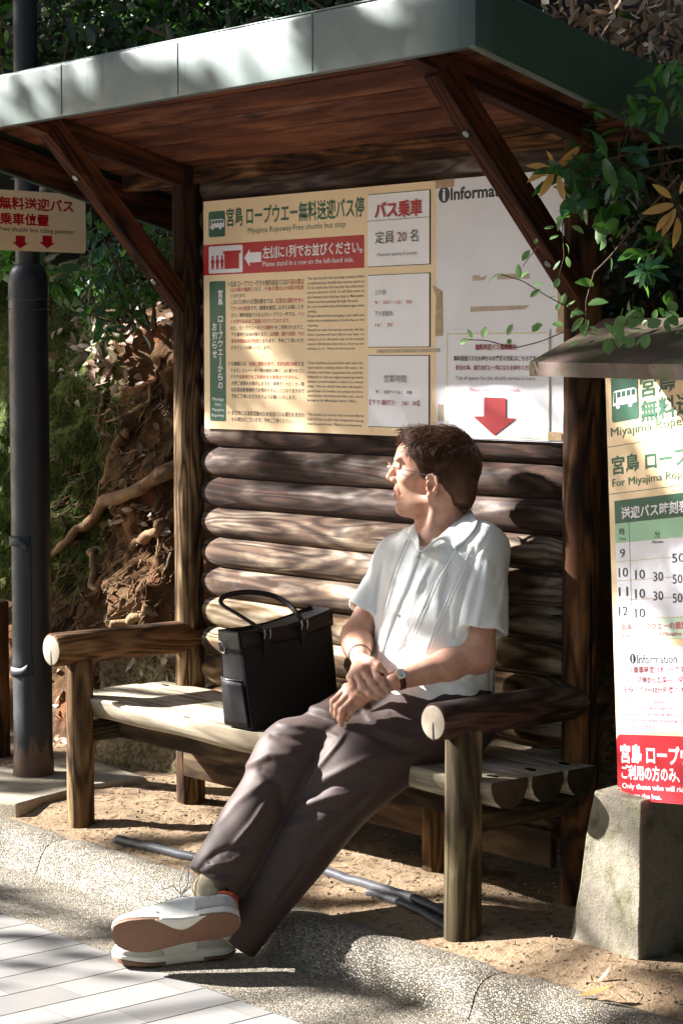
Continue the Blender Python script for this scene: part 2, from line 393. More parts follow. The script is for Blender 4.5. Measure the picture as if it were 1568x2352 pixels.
# concrete slab under the lamp post
pc = [at(40, 1846, 'z', .012), at(205, 1802, 'z', .012), at(340, 1786, 'z', .012), at(180, 1735, 'z', .012), at(-200, 1790, 'z', .012), at(-60, 1835, 'z', .012)]
b = MB(); rg = lambda z, k: [(p[0] + RNG.normal(0, .002), p[1] + RNG.normal(0, .002), z) for p in [pc[i] * (1 - s / 6) + pc[(i + 1) % 6] * s / 6 for i in range(6) for s in range(6)]]
b.rings([rg(-.08, 0), rg(-.02, 0), rg(.012, 0)]); sl = setM(b.obj('concrete_slab', m_slab, smooth=True, angle=40, bevel=.008), Matrix()); tag(sl, 'flat concrete slab at the foot of the lamp post', 'concrete slab')
# bank of earth and rock behind
def bank_y(x, z):
    x = np.asarray(x, float); z = np.asarray(z, float)
    y0 = np.interp(x, [-3, -1.2, -.75, -.35, .1, 3], [.35, .28, .20, .24, .42, .55])
    y = y0 + .20 * z + .10 * np.clip(z - 1.3, 0, 9) + .9 * np.clip(z - 1.9, 0, 9) ** 1.25
    p = np.stack([x.ravel(), np.zeros(x.size), z.ravel()], 1).astype(f32)
    n = (.11 * vnoise(p, 1.9, 5) + .075 * (1 - 2 * np.abs(vnoise(p, 4, 6))) + .035 * (1 - 2 * np.abs(vnoise(p, 11, 7))) + .018 * vnoise(p, 30, 8) + .009 * vnoise(p, 70, 9)).reshape(x.shape)
    return y - n * np.clip(.35 + z, .2, 1)
def bankm():
    t = NT('earth_bank'); v = t.co(); n = t.noise(v, 2.2, 5, .65); f = t.noise(v, 60, 5, .7); m_ = t.noise(t.co((1, 1, .45)), 7, 5, .6)
    sep = t.n('SeparateXYZ'); t.l(t.tc.outputs['Object'], sep.inputs[0])
    c = t.mix(t.g(n, .35, .65), lin('#463120'), lin('#7d5d3e')); c = t.mix(t.g(t.noise(v, 9, 4, .6), .5, .7), c, lin('#7d4a2c'))
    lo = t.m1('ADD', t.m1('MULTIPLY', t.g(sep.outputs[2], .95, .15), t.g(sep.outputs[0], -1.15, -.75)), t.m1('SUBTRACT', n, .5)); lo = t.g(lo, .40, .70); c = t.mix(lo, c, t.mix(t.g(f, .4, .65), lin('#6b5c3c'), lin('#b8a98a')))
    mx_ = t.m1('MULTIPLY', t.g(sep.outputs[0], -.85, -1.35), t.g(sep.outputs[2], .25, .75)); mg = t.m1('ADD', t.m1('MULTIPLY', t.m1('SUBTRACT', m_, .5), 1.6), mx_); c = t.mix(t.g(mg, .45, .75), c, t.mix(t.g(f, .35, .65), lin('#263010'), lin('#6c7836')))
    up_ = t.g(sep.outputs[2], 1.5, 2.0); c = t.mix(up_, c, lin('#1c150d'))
    t.base(c); t.rough(.95); t.b.inputs['Specular IOR Level'].default_value = .2; t.bump(t.m1('ADD', f, t.m1('MULTIPLY', n, 1.5)), 1.0, .02); return t.m
m_bank = bankm()
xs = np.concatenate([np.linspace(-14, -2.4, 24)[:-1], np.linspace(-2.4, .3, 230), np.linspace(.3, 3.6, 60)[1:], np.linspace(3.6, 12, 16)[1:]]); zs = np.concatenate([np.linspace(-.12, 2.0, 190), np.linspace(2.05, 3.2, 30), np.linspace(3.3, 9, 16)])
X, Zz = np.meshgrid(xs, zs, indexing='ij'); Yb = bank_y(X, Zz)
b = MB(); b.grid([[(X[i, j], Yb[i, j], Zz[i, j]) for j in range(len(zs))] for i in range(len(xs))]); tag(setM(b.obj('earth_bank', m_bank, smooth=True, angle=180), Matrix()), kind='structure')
def bankpt(u, v, lift=0.0):
    ts = np.arange(6.0, 14, .01); P = np.array([V(u, v, t) for t in ts]); d = P[:, 1] - bank_y(P[:, 0], P[:, 2]); k = np.argmax(d > 0); return V(u, v, ts[k] - lift) if (d > 0).any() else V(u, v, 9)
# hoses lying on the dirt
def hosem():
    t = NT('grey_conduit'); v = t.co(); w_ = t.n('TexWave'); w_.wave_type = 'BANDS'; w_.bands_direction = 'X'; t.l(v, w_.inputs[0]); w_.inputs['Scale'].default_value = 55
    t.base(t.mix(t.noise(v, 20, 4), lin('#3f4044'), lin('#6f7075'))); t.rough(.4); t.b.inputs['Metallic'].default_value = .3; t.bump(w_.outputs[1], .6, .003); return t.m
m_hose = hosem()
def hose(pts, label, r):
    P = []
    for u, v in pts: p = at(u, v, 'z', .012); P.append(p)
    P = np.array(P); k = np.linspace(0, len(P) - 1, 60); Q = np.stack([np.interp(k, range(len(P)), P[:, i]) for i in range(3)], 1)
    for _ in range(6): Q[1:-1] = (Q[:-2] + 2 * Q[1:-1] + Q[2:]) / 4
    Q[:, 2] = gz_(Q[:, 0], Q[:, 1]) + r * .75; Q[0, 2] -= .02
    b = MB(); b.tube(Q, r, 12); o = b.obj('conduit', m_hose, smooth=True, angle=180); setM(o, Matrix()); tag(o, label, 'conduit')
hose([(262, 1903), (330, 1922), (450, 1953), (560, 1968), (650, 1970), (720, 1982), (800, 2008), (880, 2040), (950, 2066), (1022, 2090), (1042, 2098)], 'long grey metal conduit lying on the dirt beneath the bench, passing behind the legs', .0145)
hose([(845, 2036), (900, 2060), (960, 2082), (1022, 2108), (1042, 2115)], 'short second conduit in front of the longer one beside the right bench post', .0115)
# ------------------------------------------------------------------ log bus shelter with its bench
wd_post = wood('post_wood', lin('#2c170b'), lin('#68421f'), lin('#c09a64'), .5, 30, .6, (1.1, 10, 10))
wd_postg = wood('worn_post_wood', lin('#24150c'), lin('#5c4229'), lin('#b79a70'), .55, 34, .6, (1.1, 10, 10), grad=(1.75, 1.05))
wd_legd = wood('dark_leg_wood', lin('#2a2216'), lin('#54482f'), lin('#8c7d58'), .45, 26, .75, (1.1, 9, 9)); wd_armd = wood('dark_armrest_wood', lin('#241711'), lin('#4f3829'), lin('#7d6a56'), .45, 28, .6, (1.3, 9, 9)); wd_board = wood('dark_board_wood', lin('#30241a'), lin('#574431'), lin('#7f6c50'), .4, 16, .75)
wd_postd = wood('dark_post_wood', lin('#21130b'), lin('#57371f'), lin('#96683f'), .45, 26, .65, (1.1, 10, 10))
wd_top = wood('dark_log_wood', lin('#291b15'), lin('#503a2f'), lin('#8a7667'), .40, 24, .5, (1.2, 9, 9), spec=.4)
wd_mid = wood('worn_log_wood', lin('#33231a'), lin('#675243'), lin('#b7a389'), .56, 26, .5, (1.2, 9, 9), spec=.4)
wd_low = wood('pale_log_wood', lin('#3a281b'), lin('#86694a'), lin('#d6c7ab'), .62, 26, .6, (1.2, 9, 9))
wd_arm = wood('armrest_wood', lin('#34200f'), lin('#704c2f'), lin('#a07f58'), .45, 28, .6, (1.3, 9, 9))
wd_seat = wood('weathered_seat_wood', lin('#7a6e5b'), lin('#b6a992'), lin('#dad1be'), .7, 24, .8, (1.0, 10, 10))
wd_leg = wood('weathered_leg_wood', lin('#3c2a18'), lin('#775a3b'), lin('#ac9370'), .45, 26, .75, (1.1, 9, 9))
wd_roof = wood('soffit_wood', lin('#4c281a'), lin('#7e4a30'), lin('#96623f'), .5, 7, .55, (1.0, 7, 7))
wd_beam = wood('stained_beam_wood', lin('#2b140a'), lin('#5a3019'), lin('#7a4626'), .4, 22, .55, (1.0, 12, 12))
eg = endgrain('end_grain', lin('#9d917f'), lin('#85786a')); egd = endgrain('dark_end_grain', lin('#4a3c2c'), lin('#2f251a'))
m_bolt = simple('zinc_bolt', lin('#8f8f8c'), .45, .1, metal=1); m_hole = simple('dark_hole', (.01, .008, .006), .9)
def green_metal(nm_, ca, cb, cc_):
    t = NT(nm_); v = t.co()
    c = t.mix(t.g(t.noise(v, 3.5, 4), .35, .7), ca, cb)
    st = t.noise(t.co((40, 3, 1.5)), 1.0, 3); c = t.mix(t.g(st, .6, .8), c, cc_)
    t.base(c); t.rough(t.g(t.noise(v, 9, 3), -.4, 1.6)); t.b.inputs['Specular IOR Level'].default_value = .45; t.bump(t.noise(v, 6, 3), .15, .01); return t.m
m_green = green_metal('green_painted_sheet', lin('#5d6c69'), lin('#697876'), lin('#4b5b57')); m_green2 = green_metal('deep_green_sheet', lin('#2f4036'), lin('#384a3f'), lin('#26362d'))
W_ = 1.82
shel = root('bus_shelter', 'log built bus shelter with a green sheet metal roof and a built in bench', 'shelter')
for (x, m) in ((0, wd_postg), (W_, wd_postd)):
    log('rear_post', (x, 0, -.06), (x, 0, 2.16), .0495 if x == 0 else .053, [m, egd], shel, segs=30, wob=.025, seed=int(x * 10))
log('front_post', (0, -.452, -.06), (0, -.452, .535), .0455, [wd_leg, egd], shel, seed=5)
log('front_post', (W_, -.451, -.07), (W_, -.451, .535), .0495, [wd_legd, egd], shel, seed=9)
log('armrest', (0, -.562, .568), (0, .045, .568), .0545, [wd_arm, eg], shel, seed=12, wob=.015, round_=.006)
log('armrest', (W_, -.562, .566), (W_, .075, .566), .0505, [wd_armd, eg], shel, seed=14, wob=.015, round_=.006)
for x, zc, rr_ in ((0, .568, .0545), (W_, .566, .0505)):      # radial drying crack in the front end of each armrest
    b = MB(); b.add([(x - .001, -.5632, zc), (x + .001, -.5632, zc), (x + .006, -.5632, zc - rr_ * .93), (x - .001, -.5632, zc - rr_ * .95)], [(0, 1, 2, 3)]); put(b.obj('end_crack', m_hole), shel)
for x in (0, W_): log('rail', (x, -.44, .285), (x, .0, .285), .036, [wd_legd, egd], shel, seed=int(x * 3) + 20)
zb = 1.219 + .0507
for k in range(22):
    z = zb + .0507 * 0 + .1015 * (8 - k)
    if z < .15: break
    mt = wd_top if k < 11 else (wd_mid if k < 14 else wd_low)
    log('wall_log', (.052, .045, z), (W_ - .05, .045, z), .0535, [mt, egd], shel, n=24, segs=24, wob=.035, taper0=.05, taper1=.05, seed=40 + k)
for k, (y, w_) in enumerate(((-.362, .148), (-.218, .136), (-.085, .126))):     # three half-round seat planks, flat side up
    M, L = frame((-.105, y, .40), (W_ + .085, y, .40)); b = MB(); rs_ = np.random.default_rng(k); rings = []
    for x in [0, .004] + list(np.linspace(.03, L - .03, 24)) + [L - .004, L]:
        e = .93 if min(x, L - x) < .003 else 1; wv = .003 * math.sin(x * 5 + k) + .002 * math.sin(x * 13 + 2 * k)
        prof = [(w_ / 2 - .004) * e + wv, 0], [w_ / 2 * e + wv, -.006], [w_ / 2 * .97 * e, -.028], [w_ / 2 * .80 * e, -.052], [w_ / 2 * .45 * e, -.072], [0, -.078]
        pts = [(x, p, q + wv) for p, q in prof] + [(x, -p, q + wv) for p, q in reversed(prof[:-1])]
        rings.append(pts)
    b.rings(rings, capmi=1); o = b.obj('seat_plank', [wd_seat, egd], smooth=True, angle=35); setM(o, M, shel)
    for x in (-.03, W_ + .02):
        b = MB(); b.box((x, y, .4005), (.03, .014, .004)); put(b.obj('bolt_slot', m_hole), shel)
for x in (.60, 1.30): log('middle_leg', (x, -.06, -.06), (x, -.06, .33), .042, [wd_leg, egd], shel, seed=int(x * 10))
beam('lower_board', (.05, -.055, .150), (W_ - .045, -.055, .142), .026, .105, wd_board, shel)
beam('seat_bearer', (.04, -.30, .293), (W_ - .04, -.30, .293), .05, .07, wd_board, shel)
# roof: front fascia and end plates of folded green sheet round a sloping board ceiling
FY, X0, X1 = -.80, -.42, 2.215
fz = lambda x: 2.233 + (x - .11) * .0098
zr = lambda y: -.25 * (y - FY)
def plate(nm, p, q, h0, h1, th, mat, outn):   # vertical folded plate from p to q (bottom edge) with a top lip
    p, q = np.array(p, float), np.array(q, float); n = np.array(outn, float); b = MB(); N = 16; rows = []
    for i in range(N + 1):
        c = p + (q - p) * i / N; h = h0 + (h1 - h0) * i / N
        up = np.array([0, 0, 1.]); rows.append([c - n * .03, c - n * .004, c, c + up * .004, c + up * (h - .012), c + up * (h - .003) - n * .003, c + up * h - n * .012, c + up * (h + .02) - n * .10])
    b.grid(rows); return put(b.obj(nm, mat, smooth=True, angle=45, solid=th), shel)
roof = root('x', 'x', 'x'); bpy.data.objects.remove(roof)
deck = MB()
ys = np.linspace(FY + .006, .42, 9); xs = np.linspace(X0 + .01, X1 - .006, 12)
top = [[(x, y, fz(x) + .158 + zr(y)) for y in ys] for x in xs]
deck.grid(top); roof = put(deck.obj('roof', m_green, smooth=True, angle=40, solid=.004), shel)
def fasc(nm, pq, hh, outn):
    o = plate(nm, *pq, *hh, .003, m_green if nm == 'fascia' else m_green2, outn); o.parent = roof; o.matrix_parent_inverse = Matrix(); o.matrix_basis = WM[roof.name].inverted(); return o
fasc('fascia', ((X0, FY, fz(X0)), (X1, FY, fz(X1))), (.158, .150), (0, -1, 0))
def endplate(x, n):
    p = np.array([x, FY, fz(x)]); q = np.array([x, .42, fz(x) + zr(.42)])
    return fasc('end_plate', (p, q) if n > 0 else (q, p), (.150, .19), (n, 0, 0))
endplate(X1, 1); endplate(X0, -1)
for x in (-.12, .46, 1.04, 1.62):
    b = MB(); b.box((x, FY - .0025, fz(x) + .078), (.0035, .0022, .148)); o = b.obj('lap_seam', m_green, bevel=.001); setM(o, Matrix(), roof)
for (p, q) in (((X0 + .01, FY + .015, fz(0) + .002), (X1 - .01, FY + .015, fz(X1) + .002)),):
    o = beam('fascia_board', np.array(p) + [0, .01, .06], np.array(q) + [0, .01, .06], .024, .125, wd_beam, shel)
for x in (X1 - .02, X0 + .02):
    beam('barge_board', (x, FY + .04, fz(x) + .055 + zr(FY + .04)), (x, .40, fz(x) + .055 + zr(.40)), .022, .10, wd_beam, shel)
bw = .145; yb = FY + .03; k = 0
while yb < .38:                                       # ceiling boards run along the shelter
    y1 = yb + bw - .006; b = MB(); n_ = 18; rows = []
    M, L = frame((X0 + .03, yb + bw / 2, fz(0) + .132 + zr(yb + bw / 2)), (X1 - .03, yb + bw / 2, fz(X1) + .132 + zr(yb + bw / 2)))
    Ms = M @ Matrix.Rotation(math.atan(-.25), 4, 'X')
    b.box((L / 2, 0, 0), (L, bw - .004, .018)); o = b.obj('soffit_board', wd_roof, bevel=.003, smooth=True, angle=30); setM(o, Ms, shel); yb += bw; k += 1
for x in (0, W_):
    beam('rafter', (x, FY + .05, fz(x) + .087 + zr(FY)), (x, .36, fz(x) + .087 + zr(.36)), .06, .078, wd_beam, shel)
    # knee brace from the rear post up to the front
    pb = np.array([x, .013, 1.664]); pt = np.array([x, -.548, 2.262]); 
    br = beam('brace', pb, pt, .062, .072, wd_beam, shel); Mb, Lb = frame(pb, pt)
    for f in (.22, .77):
        b = MB(); b.tube([(f * Lb, 0, -.0380), (f * Lb, 0, -.0363)], .017, 18); h_ = b.obj('bolt_hole', m_hole); setM(h_, Mb, br)
        b = MB(); b.tube([(f * Lb + .003, 0, -.0410), (f * Lb + .003, 0, -.0381)], [.0105, .012], 6); setM(b.obj('bolt', m_bolt, smooth=True, angle=30), Mb, br)
beam('rear_beam', (X0 + .05, .03, 2.150), (X1 - .05, .03, 2.150), .08, .10, wd_postd, shel)
# ------------------------------------------------------------------ signs and their lettering
def ink(name, h, rough=.5): return simple(name, lin(h), rough, .04, 6)
m_cream = ink('cream_sign_face', '#fcdcb0', .42); m_grn = ink('green_ink', '#1f5a41'); m_red = ink('red_ink', '#b60e20'); m_wht = ink('white_sign_face', '#f0eef3', .4)
m_blk = ink('black_ink', '#1d1d26'); m_gry = ink('grey_ink', '#5a5a60'); m_pnk = ink('faded_red_ink', '#cf5560'); m_paper = ink('laminated_paper', '#eeeef6', .25); m_mint = ink('mint_green', '#a9d9b4'); m_ltg = ink('pale_green', '#d6ecd6')
m_tape = simple('aged_brown_tape', lin('#b79a76'), .5, .25, 40); m_tape2 = simple('tape_residue', lin('#c3b09a'), .6, .2, 60); m_yel = ink('yellow_ink', '#ddd66a'); m_cred = ink('crimson_ink', '#8c0d18')
INK = {'k': m_blk, 'r': m_red, 'g': m_grn, 'w': m_wht, 'y': m_gry, 'p': m_pnk, 'c': m_cred}
class Sign:          # local plane: x right, y up, z out of the face; pix() maps a photo point onto that plane
    def __init__(s, o, ex, ey): s.o = np.array(o, float); s.ex = np.array(ex, float); s.ey = np.array(ey, float); s.n = np.cross(s.ex, s.ey); s.M = Matrix((Vector(s.ex), Vector(s.ey), Vector(s.n))).transposed().to_4x4(); s.M.translation = Vector(s.o)
    def pix(s, u, v):
        d = _f + _r * (u - 784) / FPX - _u * (v - 1176) / FPX; t = ((s.o - CAM) @ s.n) / (d @ s.n); q = CAM + t * d - s.o; return float(q @ s.ex), float(q @ s.ey)
    def rect(s, x0, y0, x1, y1, z, mat, name, parent, r=0, th=.0008):
        b = MB(); w_, h_ = x1 - x0, y1 - y0; rr = rrect(w_, h_, max(r, .0002), 0, 4 if r else 1); rr = [(p[0] + (x0 + x1) / 2, p[1] + (y0 + y1) / 2) for p in rr]
        b.rings([[(p[0], p[1], z - th) for p in rr], [(p[0], p[1], z) for p in rr]]); o = b.obj(name, mat); return setM(o, s.M, parent)
    def poly(s, polys, z, mat, name, parent, th=.0004):
        b = MB()
        for P in polys: b.rings([[(x, y, z - th) for x, y in P], [(x, y, z) for x, y in P]])
        return setM(b.obj(name, mat), s.M, parent)
def glyphs(items, name, S, z, parent, joined=False):
    if joined or len(items) == 1: return glyphs_(items, name, S, z, parent)
    for it in items: glyphs_([it], 'text_line', S, z, parent)
def glyphs_(items, name, S, z, parent):
    """items: (marked text, x0, x1, baseline y, em height, bold, valign); ink switches with {k} {r} ..."""
    mats = []; V_ = []; F_ = []; MI = []
    for text, x0, x1, y, em, bold in items:
        cur = 'k'; plain = ''; cols = []; i = 0
        while i < len(text):
            if text[i] == '{': cur = text[i + 1]; i += 3; continue
            plain += text[i]; cols.append(cur); i += 1
        c = bpy.data.curves.new('t', 'FONT'); c.body = plain; c.size = 1; c.resolution_u = 2; c.offset = bold
        ks = sorted(set(cols))
        for kx in ks: c.materials.append(INK[kx])
        for j, cc in enumerate(cols): c.body_format[j].material_index = ks.index(cc)
        o = bpy.data.objects.new('t', c); COL.objects.link(o); dg = bpy.context.evaluated_depsgraph_get(); dg.update()
        me = bpy.data.meshes.new_from_object(o.evaluated_get(dg))
        if len(me.vertices):
            co = np.zeros(len(me.vertices) * 3); me.vertices.foreach_get('co', co); co = co.reshape(-1, 3)
            a, b_ = co[:, 0].min(), co[:, 0].max(); sx = (x1 - x0) / (b_ - a) if x1 is not None else em
            co[:, 0] = x0 + (co[:, 0] - a) * sx; co[:, 1] = y + co[:, 1] * em; co[:, 2] = z
            for kx in ks:
                if INK[kx] not in mats: mats.append(INK[kx])
            off = len(V_); V_ += co.tolist()
            for p in me.polygons: F_.append(tuple(q + off for q in p.vertices)); MI.append(mats.index(INK[ks[min(p.material_index, len(ks) - 1)]]))
        bpy.data.objects.remove(o); bpy.data.curves.remove(c); bpy.data.meshes.remove(me)
    b = MB(); b.v = [tuple(q) for q in V_]; b.f = F_; b.mi = MI
    return setM(b.obj(name, mats), S.M, parent)
def conv(ox, oy, k): return lambda cx, cy: (ox + k * cx, oy + k * cy)
c3, c4, c5, c6, c7, cL = conv(451.6, 376.3, .272), conv(451.6, 614.7, .272), conv(827.9, 376.3, .332), conv(1317.1, 721.3, .25342), conv(1317.1, 1285.8, .26661), conv(0, 376.3, .28)
def line(S, cv, text, xl, ytop, ybot, xr, bold=0.0, kind='j', em=None):
    """kind j: ytop..ybot is the CJK glyph box; l: ytop..ybot is latin cap height"""
    x0, yb = S.pix(*cv(xl, ybot)); _, yt = S.pix(*cv(xl, ytop)); x1, _ = S.pix(*cv(xr, ybot)); h = yt - yb
    if kind == 'j': e = em or h / .92; y = yb + .08 * e
    else: e = em or h / .70; y = yb
    return (text, x0, x1, y, e, bold)
def bus_icon(S, x0, y0, x1, y1, z, parent):
    S.rect(x0, y0, x1, y1, z, m_grn, 'bus_pictogram', parent, r=.008); w_, h_ = x1 - x0, y1 - y0; f = lambda a, b: (x0 + a * w_, y0 + b * h_)
    S.poly([[f(.06, .36), f(.10, .66), f(.14, .69), f(.86, .69), f(.95, .64), f(.95, .36)], [f(.18, .31), f(.18, .37), f(.32, .37), f(.32, .31), f(.28, .285), f(.22, .285)], [f(.64, .31), f(.64, .37), f(.78, .37), f(.78, .31), f(.74, .285), f(.68, .285)]], z + .0006, m_wht, 'bus_symbol', parent)
    S.poly([[f(a, .53), f(a, .65), f(a + .135, .65), f(a + .135, .53)] for a in (.23, .41, .59, .77)] + [[f(.10, .42), f(.12, .65), f(.18, .65), f(.18, .42)]], z + .0011, m_grn, 'bus_window', parent)

# --- main board on the log wall
S1 = Sign((0.115, -.014, 1.2819), (1, 0, 0), (0, 0, 1)); XA, ZB = S1.pix(472, 985); XB, ZT = 1.677, .7553; XM = S1.pix(1003, 700)[0]
brd = root('notice_board', 'wide cream and white shuttle bus notice board on the shelter wall', 'notice board', S1.M)
S1.rect(0, 0, XM, ZT, .004, m_cream, 'cream_panel', brd, th=.004); S1.rect(XM + .0006, 0, XB, ZT, .004, m_wht, 'white_panel', brd, th=.004)
Z = .0046
x0, y0 = S1.pix(*c3(112, 622)); x1, y1 = S1.pix(*c3(249, 385)); bus_icon(S1, x0, y0, x1, y1 - .004, Z, brd)
L1 = [line(S1, c3, '{g}宮島 ロープウエー無料送迎バス停', 262, 378, 530, 1424, .022), line(S1, c3, '{g}Miyajima Ropeway Free shuttle bus stop', 442, 540, 588, 1266, 0, 'l')]
glyphs(L1, 'heading', S1, Z, brd)
ax_, ay_ = S1.pix(*c3(74, 943)); bx_, by_ = S1.pix(*c3(1422, 590)); by2 = S1.pix(*c3(74, 687))[1]
S1.rect(.0003, ay_, bx_, by2, Z, m_red, 'red_band', brd)
px0, py0 = S1.pix(*c3(114, 928)); px1, py1 = S1.pix(*c3(398, 690)); py1 = S1.pix(*c3(114, 700))[1]
S1.rect(px0, py0, px1, py1, Z + .0006, m_wht, 'queue_pictogram', brd, r=.006)
f = lambda a, b: (px0 + a * (px1 - px0), py0 + b * (py1 - py0))
pol = [[f(.47, .14), f(.47, .70), f(.43, .70), f(.43, .80), f(.95, .80), f(.95, .70), f(.90, .70), f(.90, .14)]]
for a in (.12, .26, .40):
    pol += [[f(a - .028 + .0, .60), f(a - .02, .66), f(a + .02, .66), f(a + .028, .60), f(a + .02, .545), f(a - .02, .545)], [f(a - .065, .36), f(a - .03, .53), f(a + .03, .53), f(a + .065, .36), f(a + .035, .40), f(a + .04, .14), f(a + .01, .14), f(a, .32), f(a - .01, .14), f(a - .04, .14), f(a - .035, .40)]]
S1.poly(pol, Z + .0011, m_red, 'queue_symbol', brd)
aa = [S1.pix(*c3(*q)) for q in ((412, 795), (458, 720), (458, 748), (556, 744), (556, 828), (458, 834), (458, 866))]
S1.poly([aa], Z + .0006, m_wht, 'white_arrow', brd)
glyphs([line(S1, c3, '{w}左側に1列でお並びください。', 568, 700, 800, 1410, .02), line(S1, c3, '{w}Please stand in a row on the left-hand side.', 568, 824, 866, 1338, .004, 'l')], 'band_lettering', S1, Z + .0007, brd)
gx0, gy0 = S1.pix(*c4(124, 1293)); gx1, gy1 = S1.pix(*c4(252, 118)); S1.rect(gx0, gy0, gx1, S1.pix(*c4(118, 118))[1], Z, m_grn, 'green_side_panel', brd, r=.006)
vt = []
def vert(chars, xc, ytop, ybot, wpx):
    n = len(chars)
    for i, ch in enumerate(chars):
        if ch == ' ': continue
        t_ = ytop + (ybot - ytop) * i / n; b_ = ytop + (ybot - ytop) * (i + .92) / n
        if ch == 'ー': 
            xx, yy = S1.pix(*c4(xc, (t_ + b_) / 2)); _, y2 = S1.pix(*c4(xc, b_)); vt.append(('{w}｜', xx - .0022, xx + .0022, y2, (yy - y2) * 2.2, .01)); continue
        vt.append(line(S1, c4, '{w}' + ch, xc - wpx / 2, t_, b_, xc + wpx / 2, .02))
vert('宮島 ロープウエーからの', 212, 190, 1030, 40); glyphs(vt, 'side_lettering', S1, Z + .0007, brd, True); vt = []
vert('お知らせ', 164, 465, 770, 38); glyphs(vt, 'side_lettering', S1, Z + .0007, brd, True)
vt = [line(S1, c4, '{w}Message', 145, 1095, 1120, 242, 0, 'l'), line(S1, c4, '{w}from', 168, 1140, 1165, 215, 0, 'l'), line(S1, c4, '{w}Miyajima', 143, 1185, 1210, 240, 0, 'l'), line(S1, c4, '{w}Ropeway', 140, 1230, 1256, 243, 0, 'l')]
glyphs(vt, 'side_lettering', S1, Z + .0007, brd, False)
JP = [('宮島 ロープウエー行きの無料送迎バスは{r}午前の部は', 117, 165, 297, 914), ('{r}12:10発が最終{k}となり、{r}午後の部は13:10発が始発', 170, 208, 298, 914), ('となります。', 222, 256, 298, 425), ('このバス停から紅葉谷駅までは、{r}紅葉谷公園内を歩い', 272, 312, 300, 914), ('{r}て7〜10分程度{k}です。標識を確認しながらお越しくだ', 328, 366, 298, 914),
      ('さい。無料送迎バスおよびロープウエー内では、{r}ペッ', 385, 420, 300, 914), ('{r}トの持ち込みはご遠慮いただいております。', 438, 474, 300, 795), ('また、ロープウエーの{r}上り最終便{k}をご利用されますと、', 493, 528, 298, 914), ('下り最終便は30分後となり、{r}山頂駅（獅子岩駅）での', 548, 582, 300, 914),
      ('{r}滞在時間は10分程度{k}となります。予めご了承いただ', 603, 638, 300, 914), ('きますようお願いいたします。', 660, 692, 300, 635), ('当施設には、{r}各駅に階段があり、合計は約130段{k}とな', 792, 828, 300, 914), ('ります。エレベーター等の施設は無く、8人乗りのゴン', 850, 883, 300, 914), ('ドラでは{r}車椅子をご利用のまま乗車はできません。', 904, 937, 300, 870),
      ('大変ご迷惑をお掛けしますが、車椅子・ベビーカー等', 958, 993, 302, 916), ('は紅葉谷駅事務所でお預かりすることとなりますので', 1012, 1048, 302, 916), ('予めご了承いただきますようお願いいたします。', 1066, 1102, 302, 848), ('多客時には道路混雑のため送迎バスの運行を見合わ', 1206, 1245, 304, 918), ('せる場合がございます。予めご了承ください。', 1260, 1297, 304, 818)]
J = [line(S1, c4, t, xl, a, b, xr, .006) for t, a, b, xl, xr in JP] + [line(S1, c4, '{y}' + t, 272, a, b, 292, 0) for t, a, b in (('①', 120, 155), ('②', 795, 826), ('③', 1208, 1240))]
glyphs(J, 'japanese_notice_text', S1, Z, brd, True)
EN = [('The last bus for the morning session of the', 80, 104, 1422), ('complimentary shuttle bus service starts at', 120, 144, 1422), ('12:10, while the first bus for the afternoon', 160, 183, 1422), ('session starts at 13:10.  It will take seven to', 199, 222, 1422), ('ten minutes from this bus stop to Momijidani', 239, 262, 1422), ('Station on foot passing through the park.', 279, 301, 1375), ('Be sure to confirm the information signs when', 319, 341, 1422), ('coming.', 358, 380, 1020),
      ('Please refrain from bringing a pet with you', 397, 420, 1422), ('inside the complimentary shuttle bus or the', 437, 459, 1422), ('ropeway.', 477, 498, 1036), ('Should you take the last up ropeway, the last', 516, 537, 1422), ('down ropeway will start half an hour later, re-', 556, 576, 1422), ('sulting in your allowable stay at the summit', 595, 615, 1422), ('station (Shishiiwa Station) as short as ten', 634, 654, 1422), ('minutes or so.  Please be forewarned.', 673, 693, 1345),
      ('These facilities are provided with stairs for', 792, 814, 1415), ('each station, totaling about 130 stairs.  An', 832, 853, 1415), ('elevator and other equipment are underde-', 872, 893, 1415), ('veloped so that an eight-seated gondola', 911, 932, 1415), ('cannot accommodate a visitor in a wheel', 950, 971, 1415), ('chair.  We are afraid that this will entail a', 989, 1010, 1415), ('good deal of trouble, but please be fore-', 1029, 1050, 1415), ('warned that wheelchairs/strollers, etc., are to', 1068, 1089, 1415), ('be kept at the Momijidani Station Office.', 1107, 1128, 1358),
      ('The shuttle bus service may occasionally be', 1226, 1247, 1417), ('held off due to the road congestion during', 1266, 1287, 1417), ('overcrowded hours.  Please be forewarned.', 1306, 1327, 1405)]
glyphs([line(S1, c4, '{y}' + t, 945, a, b, xr, .004, 'l') for t, a, b, xr in EN], 'english_notice_text', S1, Z, brd, True)
ic = S1.pix(*c5(584, 214)); rad = .024
S1.poly([[(ic[0] + rad * math.cos(a), ic[1] + rad * math.sin(a)) for a in np.linspace(0, 6.2832, 33)[:-1]]], Z, m_blk, 'information_symbol', brd)
glyphs([('{w}i', ic[0] - .0055, ic[0] + .0055, ic[1] - .0165, .050, .03)], 'information_letter', S1, Z + .0006, brd)
glyphs([line(S1, c5, 'Information', 628, 168, 250, 1092, .03, 'l')], 'information_heading', S1, Z, brd)
